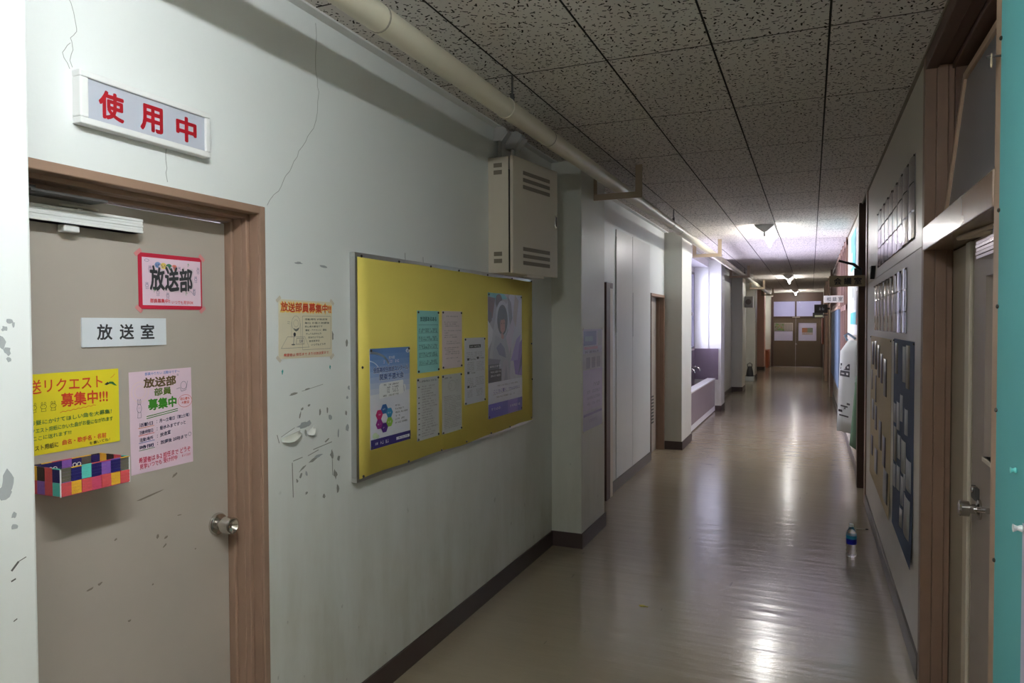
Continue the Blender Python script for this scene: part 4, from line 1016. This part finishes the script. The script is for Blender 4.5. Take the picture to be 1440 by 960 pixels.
MB().box(-.13, .115, -.16, .16, .001, .13, M(srgb(170, 176, 176), .5)).build('tray', bg_, bevel=.01)
wb = thing('wooden_cabinet', 'low orange-brown wooden cabinet left of the far double door', 'cabinet', (-1.60, 26.35, 0))
MB().box(0, .22, 0, .95, 0, .60, WOOD_RED).build('case', wb, bevel=.006)
MB().box(-.01, .23, -.01, .96, .60, .625, WOOD_RED).build('top', wb, bevel=.004)
for k in range(2): MB().box(.22, .232, .03 + k * .46, .47 + k * .46, .04, .57, WOOD_RED).build('door', wb, bevel=.003)
o = sheet('poster', 'pale notice on top of the low wooden cabinet wall', 'poster', LEFT, 26.4, .75, .4, .5, PAPER, at=XL + .0005)
# things on the far double door
o = sheet('tree_picture', 'dark green and grey picture on the left leaf of the far double door', 'poster', 0, -1.225, 1.285, .62, .30, M(srgb(120, 116, 104), .6), at=Y1 + .001)
P = Print(.62, .30)
for k in range(14): P.ell(random.uniform(.05, .5), random.uniform(.1, .9), .05, .09, pc(70 + random.randint(0, 60), 74 + random.randint(0, 50), 50), 9)
P.rect(.55, 0, 1, 1, pc(150, 140, 130))
for k in range(5): P.rect(.58 + k * .08, .1, .62 + k * .08, .9, pc(120, 112, 116))
P.build(o)
o = sheet('picture_notice', 'white notice with a small colour photo on the right leaf of the far double door', 'poster', 0, -.29, 1.16, .36, .25, M(srgb(150, 140, 150), .6), at=Y1 + .001)
P = Print(.36, .25)
P.rect(0, .35, .5, 1, pc(150, 100, 70)); P.rect(.5, .35, 1, 1, pc(110, 116, 100)); P.rect(0, 0, 1, .32, pc(190, 176, 170)); P.greek(.1, .08, .9, .12, pc(120, 70, 60))
P.build(o)

# ================================================================== RIGHT WALL
tb = thing('teal_board', 'tall teal board on the right wall at the picture edge', 'board', (XR, 2.10, 0), RIGHT)
MB().box(0, .62, -.018, -.003, .02, ZC - .02, TEAL).build('panel', tb, bevel=.002)
for u, v in ((.008, 2.285), (.008, 1.86), (.008, 1.62), (.008, 1.36), (.008, .98)): inst(PIN_ME, 'pushpin', tb, (u, -.018, v))
inst(MB().lathe([(.004, 0), (.007, .003), (.004, .008), (.007, .013)], (0, 0, 0), (0, -1, 0), M(srgb(120, 220, 214), .4), 10).build('pushpin', mesh_only=True), 'pushpin', tb, (.2, -.018, 1.245))
o = sheet('teal_board_paper', 'pale paper pinned to the teal board at the right picture edge', 'paper', RIGHT, 1.845, .45, .3, .69, M(srgb(196, 186, 206), .6), at=XR - .0185, curl=.01)
inst(MB().lathe([(.004, 0), (.008, .004), (.005, .012), (.009, .02)], (0, 0, 0), (0, -1, 0), WHITE, 10).build('pushpin', mesh_only=True), 'pushpin', o, (.012, -.001, .68))
# panel joint and upper panel on the photo wall
MB().box(XR - .004, XR, 3.515, 6.715, 1.915, 2.70, W_RIGHT).build('upper_panel', wall_right)
MB().box(XR - .004, XR, 3.515, 6.715, .11, 1.908, W_RIGHT).build('lower_panel', wall_right)
XRf = XR - .0045
FILM = M((.40, .38, .40), .12, var=.05, coat=.8, name='clear_film_sheet')
def film_sheet(a0, z0, w_, h_, rows, label, group, cols):
    """glossy sleeve bowed off the wall, prints inside"""
    root = thing('photo_sheet', label, 'photo sheet', (XRf, a0, z0), RIGHT, group)
    bw = .009 if ('nearest' in label or 'second' in label) else random.uniform(.002, .0045)
    n = 8; mb = MB(); vs = []; fs = []
    bow = lambda u: -.001 - bw * sin(pi * u)
    for i in range(n + 1):
        u = i / n; b_ = bow(u)
        for v in (0, .5, 1): vs.append((u * w_, b_ * (1.0 if v == .5 else .8), v * h_))
    for i in range(n):
        for j in range(2): q = i * 3 + j; fs.append((q, q + 3, q + 4, q + 1))
    mb.add(vs, fs, FILM)
    s = mb.build('sleeve', root, smooth=True); sd = s.modifiers.new('thick', 'SOLIDIFY'); sd.thickness = .0005; sd.offset = 1
    for r in range(rows):
        zz0 = h_ * (r + .04) / rows; zz1 = h_ * (r + .96) / rows
        mb = MB(); vs = []; fs = []; c_ = random.choice(cols); m = M(c_, .12, var=.25, vs=22, coat=.8)
        for i in range(7):
            u = .03 + .94 * i / 6; b_ = -.001 - bw * sin(pi * u) - .0016
            for v in (zz0, (zz0 + zz1) / 2, zz1): vs.append((u * w_, b_, v))
        for i in range(6):
            for j in range(2): q = i * 3 + j; fs.append((q, q + 3, q + 4, q + 1))
        mb.add(vs, fs, m); mb.build('photo', root, smooth=True)
    for u in (.04, .96): inst(PIN_ME, 'pushpin', root, (u * w_, -.004, h_ - .008))
    return root
ords = ['nearest', 'second', 'third', 'fourth', 'fifth', 'sixth', 'seventh', 'farthest']
up_c = [srgb(70, 72, 66), srgb(84, 80, 74), srgb(60, 64, 60), srgb(100, 92, 92)]
lo_c = [srgb(104, 78, 66), srgb(74, 60, 58), srgb(88, 78, 78), srgb(112, 88, 74)]
for k in range(8): film_sheet(3.745 + .248 * (k + 1), 1.975, .240, .395, 3, f'glossy photo sheet on the right wall, {ords[k]} of the upper row', 'upper row of photo sheets', up_c)
for k in range(8): film_sheet(4.02 + .242 * (k + 1), 1.525, .234, .335, 3, f'glossy photo sheet on the right wall, {ords[k]} of the lower row', 'lower row of photo sheets', lo_c)

NB = M(srgb(44, 62, 96), .7, var=.06, name='navy_paper')
o = sheet('navy_poster', 'navy paper display covered with white cards on the right wall', 'display', RIGHT, 4.60, .42, .87, 1.07, NB, at=XRf, curl=.008)
CARD = [M(srgb(176, 176, 184), .6), M(srgb(156, 152, 150), .5), M(srgb(130, 122, 112), .5)]
cards = [(.66, .78, .82, .98, 2), (.50, .80, .64, .97, 0), (.10, .82, .24, .98, 2), (.62, .56, .76, .68, 0), (.40, .60, .52, .73, 0), (.22, .54, .36, .68, 0), (.05, .56, .18, .66, 0), (.46, .36, .68, .52, 1), (.28, .40, .42, .52, 0), (.06, .36, .22, .54, 2),
         (.70, .32, .92, .46, 0), (.46, .20, .60, .34, 0), (.24, .24, .40, .36, 0), (.64, .10, .90, .28, 1), (.05, .22, .18, .34, 0), (.44, .09, .58, .18, 1), (.62, .29, .68, .37, 0)]
for (u0, v0, u1, v1, c_) in cards:
    mb = MB(); n = 4; vs = []; fs = []
    for i in range(n + 1):
        u = u0 + (u1 - u0) * i / n
        for v in (v0, v1): 
            cu = .008 * max(0, .35 - v) ** 2 * 8 * (.4 + u)
            vs.append((u * .87, -.0022 - cu - .006 * sin(pi * i / n), v * 1.07))
    for i in range(n): q = i * 2; fs.append((q, q + 2, q + 3, q + 1))
    mb.add(vs, fs, CARD[c_]); co = mb.build('card', o, smooth=True); sd = co.modifiers.new('thick', 'SOLIDIFY'); sd.thickness = .0004
for u in (.01, .99): inst(PIN_ME, 'pushpin', o, (u * .87, -.001, 1.06))
KP = M(srgb(190, 170, 132), .7, var=.06, name='buff_paper')
o = sheet('buff_poster', 'buff paper display with small photos beside the navy one on the right wall', 'display', RIGHT, 6.29, .39, 1.55, 1.09, KP, at=XRf, curl=.006)
phs = [(.08, .80, .2, .96), (.24, .78, .36, .97), (.4, .74, .52, .95), (.56, .72, .66, .9), (.7, .66, .84, .88), (.08, .62, .14, .76), (.3, .56, .36, .74), (.1, .42, .24, .56), (.28, .38, .4, .54), (.5, .30, .64, .48), (.68, .24, .82, .42), (.06, .16, .2, .3), (.3, .1, .46, .26), (.74, .06, .94, .24)]
for k, (u0, v0, u1, v1) in enumerate(phs):
    mb = MB(); n = 4; vs = []; fs = []
    for i in range(n + 1):
        u = u0 + (u1 - u0) * i / n
        for v in (v0, v1): 
            cu = .006 * max(0, .35 - v) ** 2 * 8 * (.4 + u)
            vs.append((u * 1.55, -.0022 - cu - .006 * sin(pi * i / n), v * 1.09))
    for i in range(n): q = i * 2; fs.append((q, q + 2, q + 3, q + 1))
    mb.add(vs, fs, M(random.choice([srgb(96, 88, 104), srgb(150, 146, 150), srgb(88, 80, 76), srgb(120, 116, 126)]), .3, var=.25, vs=25)); co = mb.build('photo', o, smooth=True); sd = co.modifiers.new('thick', 'SOLIDIFY'); sd.thickness = .0004
for u in (.01, .99): inst(PIN_ME, 'pushpin', o, (u * 1.55, -.001, 1.08))
wg = thing('door_wedge', 'small black wedge stuck on the right wall beside the photo sheets', 'wedge', (XRf, 6.02, 1.915), RIGHT)
MB().prism([(0, 0, 0), (.10, 0, .095), (-.06, 0, .095)], (0, -.03, 0), BLACK).build('wedge_body', wg)

# --- beyond the post: posters, banner, hanging signs
def plain(name, label, a_hi, a_lo, z0, z1, m, group=None, marks=()):
    o = sheet(name, label, 'poster', RIGHT, a_hi, z0, a_hi - a_lo, z1 - z0, m, at=XR - (.0005 if name in ('poster', 'notice') else .0045), group=group)
    P = Print(a_hi - a_lo, z1 - z0)
    for mk in marks: P.rect(*mk)
    if marks: P.build(o)
    return o
CY = pc(90, 200, 214); LT = M(srgb(222, 224, 226), .55)
plain('poster', 'tall white poster high on the wall past the brown post', 10.1, 7.7, 1.45, 2.6, LT, marks=())
plain('cyan_poster', 'bright cyan poster near the ceiling past the brown post', 9.55, 8.5, 2.19, 2.62, CY, marks=((.1, .1, .4, .5, LT), (.6, .6, .9, .8, pc(60, 150, 170))))
plain('cyan_poster', 'small cyan poster just above the hanging white banner', 9.55, 8.4, 1.565, 1.70, CY)
plain('black_and_white_poster', 'dark grey figure poster at shoulder height past the brown post', 8.35, 7.75, 1.56, 1.92, pc(120, 122, 128), marks=((.2, .1, .5, .8, pc(60, 62, 70)), (.6, .3, .9, .9, pc(190, 190, 196)), (.1, .05, .3, .2, pc(180, 90, 90))))
plain('sketch_poster', 'white poster of pencil sketches behind the black bracket arm', 9.5, 8.0, 1.75, 2.15, pc(214, 218, 214), marks=((.3, .3, .4, .6, pc(120, 130, 126)), (.6, .2, .65, .7, pc(130, 140, 136)), (.8, .5, .9, .6, pc(100, 110, 110))))
bn = thing('banner', 'long white cloth banner with black marks hanging out from the right wall', 'banner', (0, 0, 0))
mb = MB(); vs = []; fs = []; n = 8
for j in range(n + 1):
    f = j / n; z = 1.40 - f * .95
    xo = .298 - .034 * f if j else .372
    for i in range(5):
        u = i / 4
        vs.append((.447 + (xo - .447) * u, 7.8 + .45 * u + .012 * sin(u * 6 + f * 5), z - (.02 * u if j == n else 0) - (.10 * u if j == 1 else 0) * 0))
for j in range(n):
    for i in range(4): q = j * 5 + i; fs.append((q, q + 1, q + 6, q + 5))
CLOTH = M(srgb(226, 230, 232), .75, var=.03, name='white_cloth')
mb.add(vs, fs, CLOTH); bo = mb.build('cloth', bn, smooth=True); sd = bo.modifiers.new('thick', 'SOLIDIFY'); sd.thickness = .002
def on_banner(u, z, off=.003):
    f = (1.40 - z) / .95; xo = .298 - .034 * f
    return Vector((.447 + (xo - .447) * u - off, 7.8 + .45 * u + .012 * sin(u * 6 + f * 5) - off * .3, z))
def bmark(u0, u1, z0, z1): return MB().poly([on_banner(u0, z0), on_banner(u1, z0), on_banner(u1, z1), on_banner(u0, z1)], INK)
mk = MB()
for (u0, u1, z0, z1) in ((.45, .95, 1.09, 1.155), (.45, .95, 1.02, 1.08), (.10, .18, .82, .98), (.5, .85, .70, .715), (.6, .68, .60, .74), (.45, .9, .60, .615), (.75, .95, .64, .665), (.4, .55, .73, .75)):
    mk.poly([on_banner(u0, z0), on_banner(u1, z0), on_banner(u1, z1), on_banner(u0, z1)], INK)
for (u0, u1, z0, z1) in ((.5, .6, 1.11, 1.13), (.68, .78, 1.10, 1.14), (.84, .92, 1.11, 1.13), (.52, .62, 1.04, 1.06), (.72, .88, 1.04, 1.055)):
    mk.poly([on_banner(u0, z0, .0036), on_banner(u1, z0, .0036), on_banner(u1, z1, .0036), on_banner(u0, z1, .0036)], WHT)
mk.build('print', bn)
MB().tube([(.42, 8.0, 1.42), (.36, 8.1, 1.47), (.33, 8.15, 1.45), (.35, 8.1, 1.40)], .012, M(srgb(160, 190, 220), .6), 8).build('tie_cord', bn, smooth=True)
gc = thing('green_cloth', 'green cloth strip hanging below the white banner', 'cloth')
mb = MB(); vs = []; fs = []
for j in range(7):
    f = j / 6
    for i in range(4):
        u = i / 3; vs.append((.446 - .075 * u * (.3 + .7 * f), 7.72 + .12 * u + .02 * sin(u * 5 + f * 3), 1.05 - f * .74 + .03 * u * f))
for j in range(6):
    for i in range(3): q = j * 4 + i; fs.append((q, q + 1, q + 5, q + 4))
mb.add(vs, fs, M(srgb(110, 150, 124), .75)); bo = mb.build('cloth', gc, smooth=True); sd = bo.modifiers.new('thick', 'SOLIDIFY'); sd.thickness = .003

hs = thing('hanging_sign', 'wooden room sign with three black characters sticking out from the brown post', 'sign', (.15, 6.93, 1.905))
MB().box(0, .29, 0, .012, 0, .098, M(srgb(170, 156, 128), .6, var=.1, vs=20, name='sign_wood')).build('board', hs, bevel=.002)
for k, c_ in enumerate('会議室'):
    P = Print(.29, .098, -.0003); P.text(c_, .14 + .28 * k, .2, .14 + .28 * k + .2, .8, INK, .02); P.build(hs, 'character')
hs = thing('hanging_sign', 'pale room sign farther down the corridor below the wooden sign', 'sign', (.17, 11.0, 1.872))
MB().box(0, .27, 0, .012, 0, .10, M(srgb(196, 194, 184), .6)).build('board', hs, bevel=.002)
for k, c_ in enumerate('相談室'):
    P = Print(.27, .10, -.0003); P.text(c_, .14 + .28 * k, .2, .14 + .28 * k + .2, .8, M(srgb(90, 92, 90), .6), .01); P.build(hs, 'character')
for (x, yy, z, W_, H_, nm, lab) in ((.075, 18.3, 1.825, .29, .20, '会議室', 'black sign box with grey characters, upper of the two by the far right wall'), (.045, 20.0, 1.725, .25, .13, '出口', 'black sign box with a pale strip, lower of the two by the far right wall')):
    bs = thing('sign_box', lab, 'sign', (x, yy, z))
    MB().box(0, W_, 0, .08, 0, H_, BLACK).build('case', bs, bevel=.004)
    MB().box(W_, .45 - x, .03, .05, H_ * .4, H_ * .6, BLACK).build('wall_arm', bs)
    P = Print(W_, H_, -.0006)
    if H_ > .15: P.greek(.12, .32, .9, .36, M(srgb(150, 158, 170), .5))
    else: P.rect(.2, .1, .95, .5, M(srgb(190, 196, 170), .5))
    P.build(bs)
ba = thing('bracket_arm', 'black metal arm reaching out from the brown post above the wooden sign', 'bracket', (0, 7.38, 0))
MB().tube([(.43, 0, 2.08), (.37, 0, 2.135), (.30, 0, 2.155), (.24, 0, 2.175)], [.016, .014, .011, .012], BLACK, 8).build('arm', ba, smooth=True)
MB().box(.375, .44, 0, .04, 1.98, 2.10, M(srgb(30, 44, 50), .4)).build('mount', ba, bevel=.006)
for k, (y_, z0, z1, c_) in enumerate(((21.9, 1.0, 1.55, LT), (24.0, .95, 1.6, LT), (23.6, .3, .8, LT))):
    plain('notice', ['first white notice near the far orange door', 'white notice beyond the far orange door', 'low white notice beyond the far orange door'][k], y_ + .4, y_, z0, z1, c_).location.x = .449 if k else .3985

# ================================================================== ON THE FLOOR
bt = thing('water_bottle', 'clear plastic bottle with a blue label standing on the floor', 'bottle', (.262, 5.23, 0))
r = .033
MB().lathe([(.0, .001), (.026, .001), (.032, .008), (r, .02), (.031, .03), (r, .045), (.031, .06), (r, .075), (.0325, .09), (.0325, .145), (r, .15), (.028, .172), (.016, .195), (.012, .20), (.012, .212), (0, .212)], (0, 0, 0), (0, 0, 1), BOTTLE, 28).build('body', bt, smooth=True)
lb = MB().lathe([(.0331, .088), (.0336, .089), (.0336, .123), (.0331, .124)], (0, 0, 0), (0, 0, 1), M(srgb(20, 24, 150), .3), 28)
lb.lathe([(.0331, .124), (.0336, .1241), (.0336, .146), (.0331, .147)], (0, 0, 0), (0, 0, 1), M(srgb(40, 150, 190), .3), 28).build('label', bt, smooth=True)
MB().lathe([(.0, .203), (.0145, .203), (.0145, .22), (.012, .222), (0, .222)], (0, 0, 0), (0, 0, 1), M(srgb(220, 226, 230), .4), 20).build('cap', bt, smooth=True)
pk = thing('stick', 'thin pale stick with a dark tip lying on the floor by the right baseboard', 'stick', (.33, 5.94, .004), .15)
MB().tube([(0, 0, 0), (.065, 0, 0)], .003, CREAM, 8).build('shaft', pk); MB().tube([(.065, 0, 0), (.085, 0, 0)], .004, BLACK, 8).build('tip', pk)
o = MB()
o.lathe([(0, 0), (.012, .0005), (.014, .003), (.008, .005), (0, .005)], (0, 0, 0), (0, 0, 1), M(srgb(196, 180, 60), .6), 9)
o.box(.008, .026, -.004, .004, 0, .003, M(srgb(170, 150, 50), .6))
so = o.build('scrap'); so.location = (-.859, 3.856, 0); so.scale = (1.3, 1, 1); tag(so, 'tiny yellow scrap lying on the floor', 'scrap')
